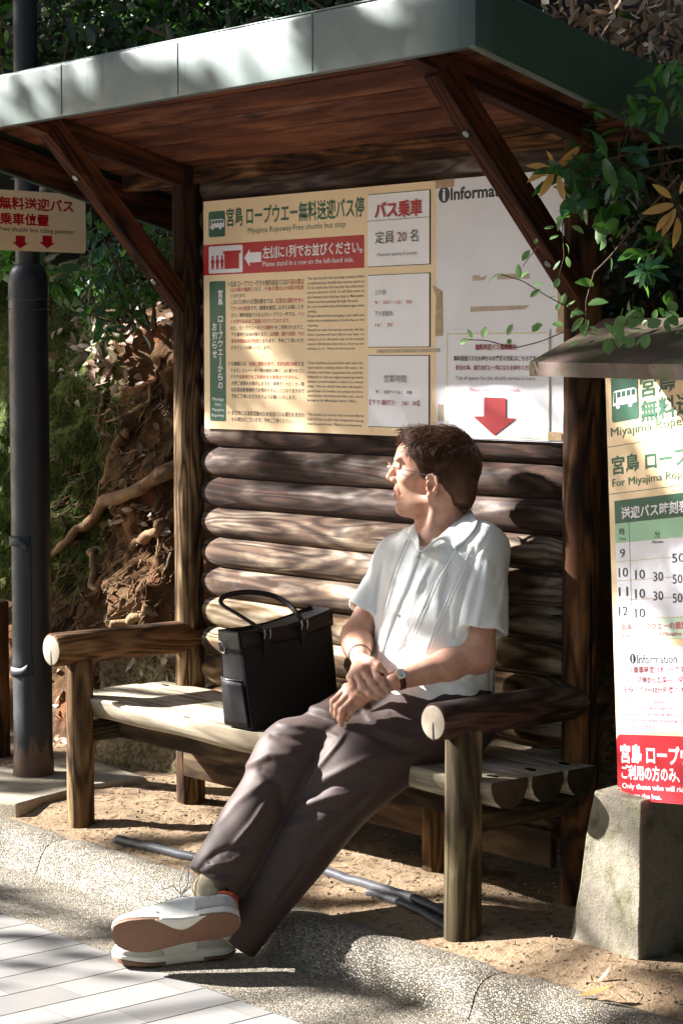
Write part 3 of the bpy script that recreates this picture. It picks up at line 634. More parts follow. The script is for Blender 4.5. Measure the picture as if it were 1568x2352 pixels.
for k, (u, v) in enumerate(((97 * .272 + 451.6, 365 * .272 + 376.3), (853, 437), (480, 918), (853, 987), (1307, 940))):
    c = S1.pix(u, v); b = MB(); b.tube([(c[0] + .0085 * math.cos(a), c[1] + .0085 * math.sin(a), .0042) for a in np.linspace(0, 6.2832, 25)], .0009, 5, cap=False); setM(b.obj('screw_cap', m_cream if k < 4 else m_wht, smooth=True), S1.M, brd)
def quad(S, cv, pts, z, mat, name, par): return S.poly([[S.pix(*cv(*p)) for p in pts]], z, mat, name, par)
quad(S1, c5, [(525, 115), (655, 102), (652, 160), (525, 172)], .0052, m_tape, 'brown_tape', brd)
quad(S1, c5, [(505, 838), (540, 862), (572, 882), (575, 1192), (524, 1192), (530, 920)], .0056, m_tape, 'brown_tape', brd)
quad(S1, c5, [(1370, 870), (1415, 890), (1420, 1172), (1356, 1170), (1372, 1100)], .0056, m_tape, 'brown_tape', brd)
quad(S1, c5, [(1310, 1850), (1402, 1858), (1402, 1915), (1306, 1912)], .0085, m_tape, 'brown_tape', brd)
quad(S1, c5, [(780, 774), (830, 772), (836, 790), (880, 770), (870, 800), (838, 806), (780, 812)], .0046, m_tape2, 'tape_residue', brd)
quad(S1, c5, [(952, 764), (1178, 756), (1172, 795), (952, 800)], .0046, m_tape2, 'tape_residue', brd)
quad(S1, c5, [(768, 988), (1176, 978), (1140, 1006), (960, 1016), (766, 1024)], .0046, m_tape2, 'tape_residue', brd)
quad(S1, c5, [(120, 1285), (556, 1276), (556, 1302), (120, 1308)], .0046, m_tape2, 'tape_residue', brd)
quad(S1, c5, [(542, 1664), (580, 1664), (580, 1780), (542, 1780)], .0046, m_tape2, 'tape_residue', brd)

# --- paper notices stuck on the board
def notice(label, corners, cv, mat, lines, frame_=True, z=.0052, extra=None):
    pts = [S1.pix(*cv(*p)) for p in corners]; xs = [p[0] for p in pts]; ysn = [p[1] for p in pts]; x0, x1 = (xs[0] + xs[3]) / 2, (xs[1] + xs[2]) / 2; y1, y0 = (ysn[0] + ysn[1]) / 2, (ysn[2] + ysn[3]) / 2
    r = root('paper_notice', label, 'notice', S1.M, 'paper notices stuck on the board')
    if frame_: S1.rect(x0 - .0022, y0 - .0022, x1 + .0022, y1 + .0022, z - .0006, m_blk, 'black_frame', r, th=.0004)
    b = MB(); G = []
    for i in range(9):
        row = []
        for j in range(9):
            a, c = i / 8, j / 8; row.append((x0 + (x1 - x0) * a, y0 + (y1 - y0) * c, z + .0014 + .0016 * (max(0, a - .8) / .2) ** 2 * (1 - c) + .0007 * math.sin(a * 5 + c * 3)))
        G.append(row)
    b.grid(G); setM(b.obj('sheet', mat, smooth=True), S1.M, r)
    if extra: extra(r, z)
    if lines: glyphs(lines, 'lettering', S1, z + .0040, r)
    return r
notice('white notice in red and black print about boarding twenty people', ((62, 218), (488, 182), (486, 690), (62, 712)), c5, m_paper,
       [line(S1, c5, '{r}バス乗車', 110, 270, 380, 438, .03), line(S1, c5, '定員 {c}20{k} 名', 116, 470, 555, 410, 0), line(S1, c5, '{y}(Maximum capacity:{p}20{y} people)', 127, 618, 640, 404, 0, 'l')],
       extra=lambda r, z: S1.rect(S1.pix(*c5(62, 398))[0], S1.pix(*c5(62, 400))[1], S1.pix(*c5(486, 398))[0], S1.pix(*c5(62, 398))[1] + .0008, z + .0040, m_gry, 'sheet_edge', r, th=.0002))
notice('plastic covered notice with faded pink times, middle of the column', ((62, 776), (486, 756), (486, 1262), (64, 1268)), c5, m_paper,
       [line(S1, c5, '{y}上り便', 110, 872, 908, 186), line(S1, c5, '{p}9：00〜16：00', 112, 944, 976, 368), line(S1, c5, '{y}下り便最終', 110, 1020, 1056, 236), line(S1, c5, '{p}16：30', 116, 1098, 1130, 234)])
notice('white opening hours notice in black print behind the man\'s hair, lowest of the column', ((64, 1330), (482, 1326), (482, 1822), (66, 1820)), c5, m_paper,
       [line(S1, c5, '{y}営業時間', 175, 1460, 1512, 328), line(S1, c5, '9：00〜16：00', 120, 1560, 1592, 370), line(S1, c5, '{c}【下り最終便　16：30】', 76, 1630, 1666, 418, .01)])
def arrow(r, z):
    quad(S1, c5, [(868, 1614), (1018, 1620), (1018, 1756), (1090, 1760), (938, 1880), (792, 1746), (866, 1746)], z + .0042, m_cred, 'red_arrow', r)
    x0, y0 = S1.pix(*c5(606, 1876)); x1, y1 = S1.pix(*c5(1312, 1186)); y1 = S1.pix(*c5(612, 1180))[1]; b = MB(); n = 70
    for k in range(n):
        if True:
            for (xa, xb, ya, yb_) in ((x0 + (x1 - x0) * k / n, x0 + (x1 - x0) * (k + .7) / n, y1, y1 + .003), (x0 + (x1 - x0) * k / n, x0 + (x1 - x0) * (k + .7) / n, y0, y0 + .003), (x0, x0 + .003, y0 + (y1 - y0) * k / n, y0 + (y1 - y0) * (k + .7) / n), (x1, x1 + .003, y0 + (y1 - y0) * k / n, y0 + (y1 - y0) * (k + .7) / n)):
                b.add([(xa, ya, z + .0040), (xb, ya, z + .0040), (xb, yb_, z + .0040), (xa, yb_, z + .0040)], [(0, 1, 2, 3)])
    setM(b.obj('dashed_border', m_yel), S1.M, r)
notice('large white sheet with a red down arrow and dashed yellow border', ((598, 1148), (1328, 1144), (1306, 1914), (588, 1892)), c5, m_paper,
       [line(S1, c5, '{c}無料送迎バス乗車案内', 806, 1248, 1288, 1090, .03), line(S1, c5, '無料送迎バスをお待ちのお客様の先頭はこちらです', 658, 1328, 1362, 1226, .02), line(S1, c5, '{c}安全の為、道路左端に一列になりお待ちください', 672, 1392, 1426, 1226, .02), line(S1, c5, '{y}Top of queue for the shuttle service is here.', 670, 1466, 1492, 1224, 0, 'l'), line(S1, c5, '{p}Please wait in a line on left.', 768, 1548, 1572, 1114, 0, 'l')], frame_=False, extra=arrow)

# --- timetable sign at the right with its little rusty roof, on a concrete foot
blk_z = .41
ex2 = np.array([.977, -.205, -.042]); ex2 /= np.linalg.norm(ex2); ey2 = np.array([.02, .045, 1.]); ey2 -= ex2 * (ey2 @ ex2); ey2 /= np.linalg.norm(ey2)
o2 = V(1419, 1836, 5.36)
tb = at(1419, 1836, 'y', -.285); o2 = tb
n2 = np.cross(ex2, ey2); d_ = _f + _r * (1389 - 784) / FPX - _u * (866 - 1176) / FPX; ptop = CAM + d_ * (((o2 - CAM) @ n2) / (d_ @ n2))
ey2 = (ptop - o2) / np.linalg.norm(ptop - o2); ex2 = np.cross(ey2, n2)
S2 = Sign(o2, ex2, ey2); WS, HS = .62, S2.pix(1389, 866)[1] + .02
tim = root('timetable_sign', 'cream bus timetable sign board with a red foot under a small rusty roof', 'timetable sign', S2.M)
S2.rect(.0, .0, WS, HS, 0, m_cream, 'panel', tim, r=.02, th=.012)
yr = S2.pix(*c7(348, 1500))[1]; S2.rect(.0004, .0006, WS - .0004, yr, .0008, m_red, 'red_panel', tim, r=.019)
x0, y0 = S2.pix(*c6(340, 988)); x1, y1 = S2.pix(*c6(578, 575)); y1 = S2.pix(*c6(335, 578))[1]; bus_icon(S2, x0 + .004, y0, x1, y1, .0012, tim)
g = [line(S2, c6, '{g}宮島 ロープウエー', 603, 570, 760, 2080, .02), line(S2, c6, '{g}無料送迎バス停', 608, 790, 980, 1800, .02), line(S2, c6, '{g}Miyajima Ropeway Free shuttle bus stop', 338, 1032, 1112, 2300, .0, 'l'), line(S2, c6, '{g}宮島 ロープウエー行き', 348, 1295, 1460, 1760, .02), line(S2, c6, '{g}For Miyajima Ropeway', 352, 1498, 1566, 1180, 0, 'l')]
glyphs(g, 'heading', S2, .0012, tim)
for v in (1212, 1640): _, y = S2.pix(*c6(300, v)); S2.rect(.001, y, WS - .001, y + .0016, .0006, m_gry, 'rule_line', tim, th=.0004)
tx0, tyT = S2.pix(*c6(370, 1695)); _, tyG = S2.pix(*c6(375, 1900)); _, tyM = S2.pix(*c6(382, 2075)); tx1 = WS - .035
S2.rect(tx0, tyG, tx1, tyT, .0016, m_grn, 'table_header', tim); S2.rect(tx0, tyM, tx1, tyG - .0008, .0016, m_mint, 'column_header', tim)
rows = [S2.pix(*c6(388, 2245))[1]] + [S2.pix(*c7(375, v))[1] for v in (183, 350, 515)]; yprev = tyM
for yv in rows: S2.rect(tx0, yv + .0008, tx1, yprev - .0008, .0016, m_paper, 'table_row', tim); yprev = yv
yf = S2.pix(*c7(383, 690))[1]; S2.rect(tx0, yf, tx1, yprev - .0008, .0016, m_ltg, 'table_foot', tim)
xc = S2.pix(*c6(508, 2080))[0]; S2.rect(xc, yprev, xc + .0012, tyG, .0022, m_gry, 'column_line', tim, th=.0003)
q = [line(S2, c6, '{w}送迎バス時刻表', 436, 1755, 1860, 1050, .025), line(S2, c6, '時', 418, 1942, 2005, 466, .005), line(S2, c6, 'Time', 412, 2026, 2054, 478, 0, 'l'), line(S2, c6, '分', 738, 1965, 2030, 788, .005), line(S2, c6, 'Minute', 715, 2054, 2082, 816, 0, 'l'),
     line(S2, c6, '9', 424, 2130, 2206, 470, .004, 'l'), line(S2, c6, '50', 895, 2172, 2254, 1010, .004, 'l')]
for k, (hh, mins, yt) in enumerate((('10', ('10', '30', '50'), 70), ('11', ('10', '30', '50'), 235), ('12', ('10',), 402))):
    q.append(line(S2, c7, hh, 392, yt, yt + 80, 472, .004, 'l'))
    for m_, xa in zip(mins, (534, 690, 856)): q.append(line(S2, c7, m_, xa, yt + (xa - 392) * .12, yt + 80 + (xa - 392) * .12, xa + 85, .004, 'l'))
q += [line(S2, c7, '{p}宮島ロープウエーの最終便は16:30です', 414, 552, 612, 1330, .01), line(S2, c7, '{p}The final service of Miyajima Ropeway', 418, 632, 666, 1120, 0, 'l')]
glyphs(q, 'timetable_lettering', S2, .0026, tim)
ix0, iyT = S2.pix(*c7(385, 755)); _, iyB = S2.pix(*c7(395, 1470)); S2.rect(ix0, iyB, tx1, iyT, .0012, m_paper, 'information_sheet', tim)
ic = S2.pix(*c7(511, 852)); S2.poly([[(ic[0] + .0125 * math.cos(a), ic[1] + .0125 * math.sin(a)) for a in np.linspace(0, 6.2832, 25)[:-1]]], .0018, m_blk, 'information_symbol', tim)
t2 = [('{w}i', ic[0] - .003, ic[0] + .003, ic[1] - .0085, .026, .03)]
glyphs(t2, 'information_letter', S2, .0024, tim)
glyphs([line(S2, c7, 'Information', 549, 818, 892, 892, .015, 'l'), line(S2, c7, '{c}バス乗車時間は約3分です', 428, 920, 978, 960, .015), line(S2, c7, '{c}このバス停から紅葉谷公園内', 428, 1004, 1062, 985, .015), line(S2, c7, '{c}を歩いて7〜10分程度です', 432, 1090, 1148, 955, .015),
        line(S2, c7, '{p}It takes three minutes bus ride', 430, 1205, 1232, 960, 0, 'l'), line(S2, c7, '{p}On foot it takes about five', 430, 1258, 1285, 935, 0, 'l'), line(S2, c7, '{p}minutes to arrive at the Gate', 430, 1310, 1338, 960, 0, 'l'), line(S2, c7, '{p}of the Park after crossing the', 430, 1362, 1390, 970, 0, 'l'), line(S2, c7, '{p}bridge ahead', 430, 1414, 1440, 690, 0, 'l')], 'information_lettering', S2, .0018, tim)
glyphs([line(S2, c7, '{w}宮島 ロープウエー', 405, 1590, 1745, 1215, .03), line(S2, c7, '{w}ご利用の方のみ、ご乗車ください', 415, 1765, 1885, 1480, .025), line(S2, c7, '{w}Only those who will ride the ropeway', 420, 1920, 1965, 1300, .01, 'l'), line(S2, c7, '{w}can use the bus.', 420, 2000, 2040, 755, .01, 'l')], 'red_panel_lettering', S2, .0014, tim)
for (u, v) in ((1393, 872), (1418, 1815)):
    c = S2.pix(u, v); b = MB(); b.tube([(c[0] + .008 + .007 * math.cos(a), c[1] + .007 * math.sin(a), .0012) for a in np.linspace(0, 6.2832, 21)], .0008, 5, cap=False); setM(b.obj('screw_cap', m_cream, smooth=True), S2.M, tim)
# two posts behind the board and the folded roof
wd_dark = wood('black_post_wood', lin('#1a120c'), lin('#2e2016'), lin('#4a3624'), .3)
for xx in (.09, WS - .09):
    M, L = frame(S2.M @ Vector((xx, .01, -.05)), S2.M @ Vector((xx, HS + .04, -.05))); b = MB(); b.box((L / 2, 0, 0), (L, .07, .06)); setM(b.obj('post', wd_dark, bevel=.004), M, tim)
def rust():
    t = NT('rusty_sheet'); v = t.co()
    n = t.noise(v, 7, 5, .65); c = t.ramp(n, [(.25, lin('#40332f')), (.5, lin('#584843')), (.75, lin('#70605a'))])
    n2 = t.noise(t.co((4, 4, 4)), 2.2, 4); c = t.mix(t.g(n2, .45, .62), c, lin('#42452c')); n3 = t.noise(v, 60, 4); c = t.mix(t.g(n3, .60, .68), c, lin('#5e2f1c'))
    t.base(c); t.rough(.6); t.b.inputs['Metallic'].default_value = .25; t.bump(n3, .3, .002); return t.m
m_rust = rust()
eL = at(1216, 832, 'y', -.545); rL = at(1386, 736, 'y', -.235)
ed = ex2 * 1.0; ed[2] = -.008; ed /= np.linalg.norm(ed); b = MB(); rows = []
for k in range(13):
    o = ed * .95 * k / 12; e = eL + o; r_ = rL + o; bk = r_ + (r_ - e) * np.array([1, 1, -1]) * .9
    rows.append([e + np.array([0, 0, -.034]) + (r_ - e) * .02, e + np.array([0, 0, -.033]), e + np.array([0, 0, -.004]), e, e + (r_ - e) * .1, e + (r_ - e) * .5 + np.array([0, 0, .004 * math.sin(k)]), r_ - (r_ - e) * .03, r_ + np.array([0, 0, .003]), r_ + (bk - r_) * .05, bk])
b.grid(rows, flip=True); put(b.obj('sign_roof', m_rust, smooth=True, angle=40, solid=.003), tim)
b = MB(); N = 9; rings = []
for k in range(N):
    t_ = k / (N - 1); z = -.10 + (blk_z + .10) * t_; fl = .045 * max(0, 1 - (z + .10) / .12) ** 2
    xl = 2.075 + (2.172 - 2.075) * t_ - fl; yf_ = -.325 + .0 * t_ - fl; xr_ = 2.345 + (2.352 - 2.345) * t_ + fl; yk = -.03 - .10 * t_ + fl
    ring = []
    for (xa, ya), (xb_, yb_) in (((xl, yf_), (xr_, yf_ - .02)), ((xr_, yf_ - .02), (xr_, yk)), ((xr_, yk), (xl, yk)), ((xl, yk), (xl, yf_))):
        for s in range(6): ring.append((xa + (xb_ - xa) * s / 6 + RNG.normal(0, .0015), ya + (yb_ - ya) * s / 6 + RNG.normal(0, .0015), z + RNG.normal(0, .0015)))
    rings.append(ring)
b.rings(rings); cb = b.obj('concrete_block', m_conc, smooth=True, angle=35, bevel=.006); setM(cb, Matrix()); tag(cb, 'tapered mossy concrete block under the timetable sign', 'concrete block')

# --- lamp post at the left with its riding position sign
def polem():
    t = NT('black_steel_paint'); v = t.co(); n = t.noise(v, 14, 4); sep = t.n('SeparateXYZ'); t.l(t.tc.outputs['Object'], sep.inputs[0])
    ed_ = t.m1('ADD', t.g(sep.outputs[2], .32, .02), t.m1('MULTIPLY', t.m1('SUBTRACT', t.noise(t.co((30, 30, 10)), 1, 4), .5), 1.3)); c = t.mix(t.g(n, .3, .7), lin('#191c22'), lin('#23272e')); c = t.mix(t.g(ed_, .72, .80), c, lin('#5a4334'))
    t.base(c); t.rough(t.g(n, -.1, 1.2)); t.b.inputs['Specular IOR Level'].default_value = .5; t.bump(n, .08, .004); return t.m
m_pole = polem(); PX, PY = at(68, 1784, 'z', .015)[:2]; PY += .05; PX -= .05; PZ = .012
lamp = root('lamp_post', 'tall dark steel lamp post standing on a concrete slab', 'lamp post', Matrix.Translation(Vector((PX, PY, PZ)))); R1 = .0705
def lathe(prof, n=40): return [[(PX + r * math.cos(a), PY + r * math.sin(a), z) for a in np.linspace(0, 2 * math.pi, n + 1)[:-1]] for z, r in prof]
def zpx(v): return float(at(68, v, 'y', PY)[2])
zt = zpx(652); b = MB(); b.rings(lathe([(PZ, R1 * 1.06), (PZ + .05, R1 * 1.05), (PZ + .10, R1), (zt, R1), (zt + .02, R1 * .985), (zt + .04, R1 * .93), (zt + .055, R1 * .84), (zt + .065, R1 * .72), (zt + .07, R1 * .66)])); lo = b.obj('lower_pole', m_pole, smooth=True, angle=50); setM(lo, Matrix.Translation(Vector((PX, PY, PZ))), lamp)
for v_ in lo.data.vertices: v_.co -= Vector((PX, PY, PZ))
b = MB(); b.rings(lathe([(zt + .06, R1 * .62), (zt + 3.2, R1 * .58)])); put(b.obj('upper_pole', m_pole, smooth=True, angle=50), lamp)
b = MB(); b.tube([(PX, PY, zt + 3.2), (PX, PY - .1, zt + 3.5), (PX, PY - .5, zt + 3.62)], .04, 12); b.rings(lathe([(zt + 3.5, .03), (zt + 3.52, .03)])); put(b.obj('lamp_arm', m_pole, smooth=True), lamp)
for k in range(2):
    z = zpx(688 + 24 * k); b = MB(); b.tube([(PX + (R1 + .001) * math.cos(a), PY + (R1 + .001) * math.sin(a), z + .004 * math.sin(3 * a)) for a in np.linspace(0, 6.283, 40)], .004, 6, cap=False, flat=.5); put(b.obj('clear_tape_band', simple('clear_tape', lin('#45484e'), .2, .1, spec=.7), smooth=True), lamp)
# access door with strap hinges
dpts = []; ca = math.atan2(CAM[1] - PY, CAM[0] - PX) - .62
for (v0, v1) in ((1228, 1545),):
    b = MB(); G = []
    for z in np.linspace(zpx(v1), zpx(v0), 12): G.append([(PX + (R1 + .0025) * math.cos(ca + a), PY + (R1 + .0025) * math.sin(ca + a), z) for a in np.linspace(-.62, .62, 13)])
    b.grid(G, flip=True); dr = put(b.obj('access_door', m_pole, smooth=True, solid=.003), lamp)
for v_, dz in ((1240, -.022), (1538, .02)):
    z = zpx(v_); b = MB(); G = []
    for a in np.linspace(-.85, .45, 14): zz = z + dz * max(0, (a - .05) / .4) ** 1.5; G.append([(PX + (R1 + .006) * math.cos(ca + a), PY + (R1 + .006) * math.sin(ca + a), zz - .017), (PX + (R1 + .006) * math.cos(ca + a), PY + (R1 + .006) * math.sin(ca + a), zz + .017)])
    b.grid(G); put(b.obj('strap_hinge', m_pole, smooth=True, solid=.004), lamp)
SL = Sign((PX + R1 * .62 + .012, PY, zpx(432)), (0, 1, 0), (0, 0, 1)); exl = np.array([-.06, .998, -.0]); SL = Sign((PX + R1 + .004, PY, zpx(500)), exl / np.linalg.norm(exl), (0, 0, 1))
xr_, yb_ = SL.pix(198, 582); _, yt_ = SL.pix(190, 447); xm_, _ = SL.pix(45, 500); xl_ = 2 * xm_ - xr_
pos = root('riding_position_sign', 'cream sign with red lettering and arrows high on the lamp post', 'sign', SL.M)
SL.rect(xl_, yb_, xr_, yt_, 0, m_cream, 'panel', pos, r=.012, th=.004)
li = [line(SL, cL, '{r}無料送迎バス', -10, 265, 365, 606, .03), line(SL, cL, '{r}乗車位置', -2, 398, 492, 402, .03), line(SL, cL, 'Free shuttle bus riding position', -4, 510, 548, 604, 0, 'l')]
glyphs([(t, x0, x1, y, e, b_) for t, x0, x1, y, e, b_ in li], 'lettering', SL, .0008, pos)
for xc_ in (-54, 168, 388):
    quad(SL, cL, [(xc_ - 38, 588), (xc_ + 40, 592), (xc_ + 40, 648), (xc_ + 66, 650), (xc_, 694), (xc_ - 66, 640), (xc_ - 38, 642)], .0008, m_red, 'red_arrow', pos)
# ------------------------------------------------------------------ the seated man
m_skin = (lambda t: (t.base(t.mix(t.g(t.noise(t.co(), 260, 3), .62, .95), t.mix(t.g(t.noise(t.co(), 26, 5, .65), .35, .68), lin('#d8ab92'), lin('#c58c74')), lin('#b57c65'))), t.rough(.52),
    t.val(t.b.inputs['Subsurface Weight'], .12), t.val(t.b.inputs['Subsurface Radius'], (.02, .008, .004)), t.val(t.b.inputs['Subsurface Scale'], .25),
    t.bump(t.noise(t.co(), 420, 2), .12, .0015), t.m)[-1])(NT('skin'))
m_lip = simple('lips', lin('#b5645a'), .4)
m_shirt = (lambda t: (t.base(t.mix(t.noise(t.co(), 160, 2), lin('#f1f4f1'), lin('#f9faf8'))), t.rough(.85),
    t.val(t.b.inputs['Sheen Weight'], .15), t.bump(t.m1('ADD', t.noise(t.co((1, 1, .6)), 62, 5, .6), t.m1('MULTIPLY', t.noise(t.co((600, 600, 150)), 1, 2), .25)), .35, .004), t.m)[-1])(NT('white_linen'))
m_trous = (lambda t: (t.base(t.mix(t.noise(t.co(), 300, 2), lin('#40312d'), lin('#4e3d38'))), t.rough(.62),
    t.val(t.b.inputs['Sheen Weight'], .12), t.val(t.b.inputs['Sheen Roughness'], .4), t.bump(t.m1('ADD', t.m1('MULTIPLY', t.noise(t.co(), 900, 2), .15), t.noise(t.co(), 18, 3)), .18, .003), t.m)[-1])(NT('brown_twill'))
m_hair = (lambda t: (t.base(t.mix(t.noise(t.co(), 60, 3), lin('#3c2619'), lin('#6d4831'))), t.rough(.6), t.val(t.b.inputs['Specular IOR Level'], .35), t.m)[-1])(NT('brown_hair'))
m_eye = simple('eye_white', lin('#d8d0c8'), .2); m_steel = simple('thin_metal', lin('#b9b2a8'), .25, .05, metal=1)
m_gold = simple('gold_metal', lin('#d8a83e'), .25, .05, metal=1)

HT = 6.14
O_ = V(998, 1115, HT)
ha = R_(12); Fh = -_r * math.cos(ha) + _f * math.sin(ha); Fh[2] = 0; Fh /= np.linalg.norm(Fh)
Uh = np.array([0, 0, 1.]); Lh = np.cross(Uh, Fh); HB = np.array([Fh, Lh, Uh])
def H(x, y, z): return O_ + x * Fh + y * Lh + z * Uh
NB = V(1014, 1222, 6.17)
TZ = np.array([.40, .48, .60, .75, .90, .97, 1.03])
TXc = np.array([1.505, 1.50, 1.485, 1.465, 1.445, 1.44, 1.44]); TYc = np.array([-.27, -.27, -.25, -.22, -.19, -.18, -.175])
TA = np.array([.185, .195, .20, .20, .195, .17, .11]); TB = np.array([.15, .155, .155, .15, .14, .12, .09])
def torso(P, grow):
    z = P[:, 2]; cx = np.interp(z, TZ, TXc); cy = np.interp(z, TZ, TYc); a = np.interp(z, TZ, TA) + grow; b = np.interp(z, TZ, TB) + grow
    x = P[:, 0] - cx; y = P[:, 1] - cy
    k0 = np.sqrt((x / a) ** 2 + (y / b) ** 2); k1 = np.sqrt((x / a ** 2) ** 2 + (y / b ** 2) ** 2)
    return np.maximum(k0 * (k0 - 1) / np.maximum(k1, 1e-5), z - 1.015).astype(f32)
shR, shL = V(915, 1286, 6.27), V(1108, 1262, 6.05)
elR, elL = V(818, 1466, 6.22), V(1098, 1508, 5.96)
wrR, wrL = V(828, 1512, 6.01), V(908, 1563, 5.90)
nk0 = H(-.028, 0, -.01)
def limb(P, a, b, ra, rm, rb, n=None):
    m = a + (b - a) * .35
    return smin(sd_caps(P, a, m, ra, rm), sd_caps(P, m, b, rm, rb), .02)

def head_sdf(P):
    q = ((P - O_.astype(f32)) @ HB.astype(f32).T); E = lambda c, r: sd_ell(q, c, r); Cp = lambda a, b, ra, rb: sd_caps(q, a, b, ra, rb)
    d = E((-.012, 0, .064), (.108, .074, .088))
    d = smin(d, E((.046, 0, .088), (.065, .060, .052)), .03)
    d = smin(d, E((.048, 0, -.004), (.063, .052, .092)), .03)
    for s in (-1, 1):
        d = smin(d, Cp((.004, s * .054, -.036), (.084, s * .014, -.066), .016, .015), .03)
        d = smin(d, E((.066, s * .043, .024), (.030, .022, .020)), .02)
        d = smin(d, E((.0985, s * .028, .0755), (.0135, .026, .0085)), .014)
    d = smin(d, E((.092, 0, -.066), (.0225, .022, .0175)), .016)
    d = smin(d, E((.090, 0, -.018), (.026, .028, .030)), .014)
    for s in (-1, 1):                                       # sockets, eyeballs and lids
        d = smax(d, -E((.116, s * .034, .055), (.017, .017, .0115)), .010)
        d = smin(d, E((.0925, s * .033, .0535), (.0125, .0135, .0105)), .003)
        d = smin(d, Cp((.101, s * .022, .0615), (.094, s * .045, .060), .0035, .003), .004)
    d = smin(d, Cp((.106, 0, .066), (.131, 0, .0245), .0085, .0105), .014)
    d = smin(d, E((.1285, 0, .0215), (.0105, .0115, .0105)), .006)
    for s in (-1, 1):
        d = smin(d, E((.115, s * .0125, .0155), (.0115, .0085, .0095)), .006)
        d = smax(d, -E((.121, s * .0075, .0065), (.0055, .0035, .004)), .003)
    d = smin(d, E((.110, 0, -.0125), (.0085, .021, .0065)), .006)
    d = smin(d, E((.1095, 0, -.0325), (.0085, .018, .0075)), .006)
    d = smax(d, -Cp((.1195, 0, -.0225), (.108, .018, -.0232), .0022, .0018), .003)
    d = smax(d, -Cp((.1195, 0, -.0225), (.108, -.018, -.0232), .0022, .0018), .003)
    d = smax(d, -E((.121, 0, -.050), (.0125, .022, .008)), .010)
    d = smax(d, -Cp((.104, .026, .006), (.092, .034, -.026), .0018, .0018), .006)     # smile line
    for s in (-1, 1):                                       # ears
        c = np.array((-.004, s * .0745, .002)); fx = np.array((.95, s * -.22 * s * s, 0))
        ring = [(.012, .022, .001), (.006, .031, .003), (-.005, .034, .006), (-.0165, .026, .010), (-.019, .008, .010), (-.012, -.010, .006), (-.001, -.022, .001), (.008, -.027, -.002)]
        pts = [(c[0] + a + .002, s * (abs(c[1]) + o), c[2] + b) for a, b, o in ring]
        pl = E((c[0] - .002, s * .0765, .004), (.018, .0060, .029))
        d = smin(d, pl, .006)
        for a, b in zip(pts[:-1], pts[1:]): d = smin(d, Cp(a, b, .0044, .0044), .003)
        d = smin(d, E((c[0] + .008, s * .074, -.024), (.0075, .0055, .0085)), .005)
        d = smax(d, -E((c[0] + .002, s * .0835, .003), (.0080, .0085, .0115)), .003)
        d = smax(d, -Cp((c[0] + .002, s * .084, .024), (c[0] - .0125, s * .086, .004), .0030, .0026), .003)
        d = smin(d, Cp((c[0] + .011, s * .076, .010), (c[0] + .012, s * .0765, -.006), .0042, .0042), .003)
        d = smin(d, Cp((c[0] - .008, s * .080, .022), (c[0] - .010, s * .080, -.006), .0028, .0028), .003)
    return d
fingR = [[(850, 1530, 5.925), (869, 1560, 5.885), (881, 1577, 5.872), (892, 1588, 5.868)],
         [(832, 1538, 5.915), (853, 1571, 5.878), (868, 1588, 5.866), (880, 1597, 5.866)],
         [(819, 1546, 5.918), (832, 1578, 5.880), (850, 1594, 5.868), (866, 1604, 5.868)],
         [(806, 1556, 5.925), (811, 1580, 5.890), (823, 1592, 5.880), (835, 1599, 5.878)]]
thumbR = [(838, 1518, 5.965), (856, 1520, 5.925), (870, 1529, 5.905), (882, 1541, 5.898)]
fingL = [[(797, 1580, 5.945), (766, 1612, 5.93), (765, 1632, 5.945), (768, 1645, 5.955)],
         [(803, 1592, 5.93), (775, 1624, 5.915), (774, 1642, 5.93), (778, 1653, 5.942)],
         [(815, 1602, 5.92), (786, 1632, 5.905), (783, 1652, 5.92), (784, 1665, 5.932)],
         [(828, 1612, 5.92), (806, 1634, 5.915), (799, 1645, 5.925), (796, 1654, 5.935)]]
thumbL = [(846, 1578, 5.955), (818, 1572, 5.985), (800, 1580, 5.995), (790, 1590, 6.0)]
def hand_sdf(P, wr, fing, thumb, rs=1.06):
    d = None
    pal = [np.array(V(*f[0])) for f in fing]
    for m in pal:
        e = sd_caps(P, wr, m, .0145, .0125); d = e if d is None else smin(d, e, .014)
    for m, n in zip(pal[:-1], pal[1:]): d = smin(d, sd_caps(P, m, n, .0115, .0112), .010)
    for k, f in enumerate(fing):
        q = [np.array(V(*p)) for p in f]; s = (1, 1.03, 1, .86)[k] * rs; e = None
        for (a, b, r0, r1) in ((q[0], q[1], .0105, .0096), (q[1], q[2], .0094, .0084), (q[2], q[3], .0082, .0070)):
            c = sd_caps(P, a, b, r0 * s, r1 * s); e = c if e is None else smin(e, c, .008)
        d = smin(d, e, .0045)
    q = [np.array(V(*p)) for p in thumb]
    e = sd_caps(P, q[0], q[1], .0155, .0125); e = smin(e, sd_caps(P, q[1], q[2], .0118, .0105), .006); e = smin(e, sd_caps(P, q[2], q[3], .0105, .0085), .004)
    e = smin(e, sd_caps(P, wr, q[0], .016, .0155), .01)
    return smin(d, e, .009)
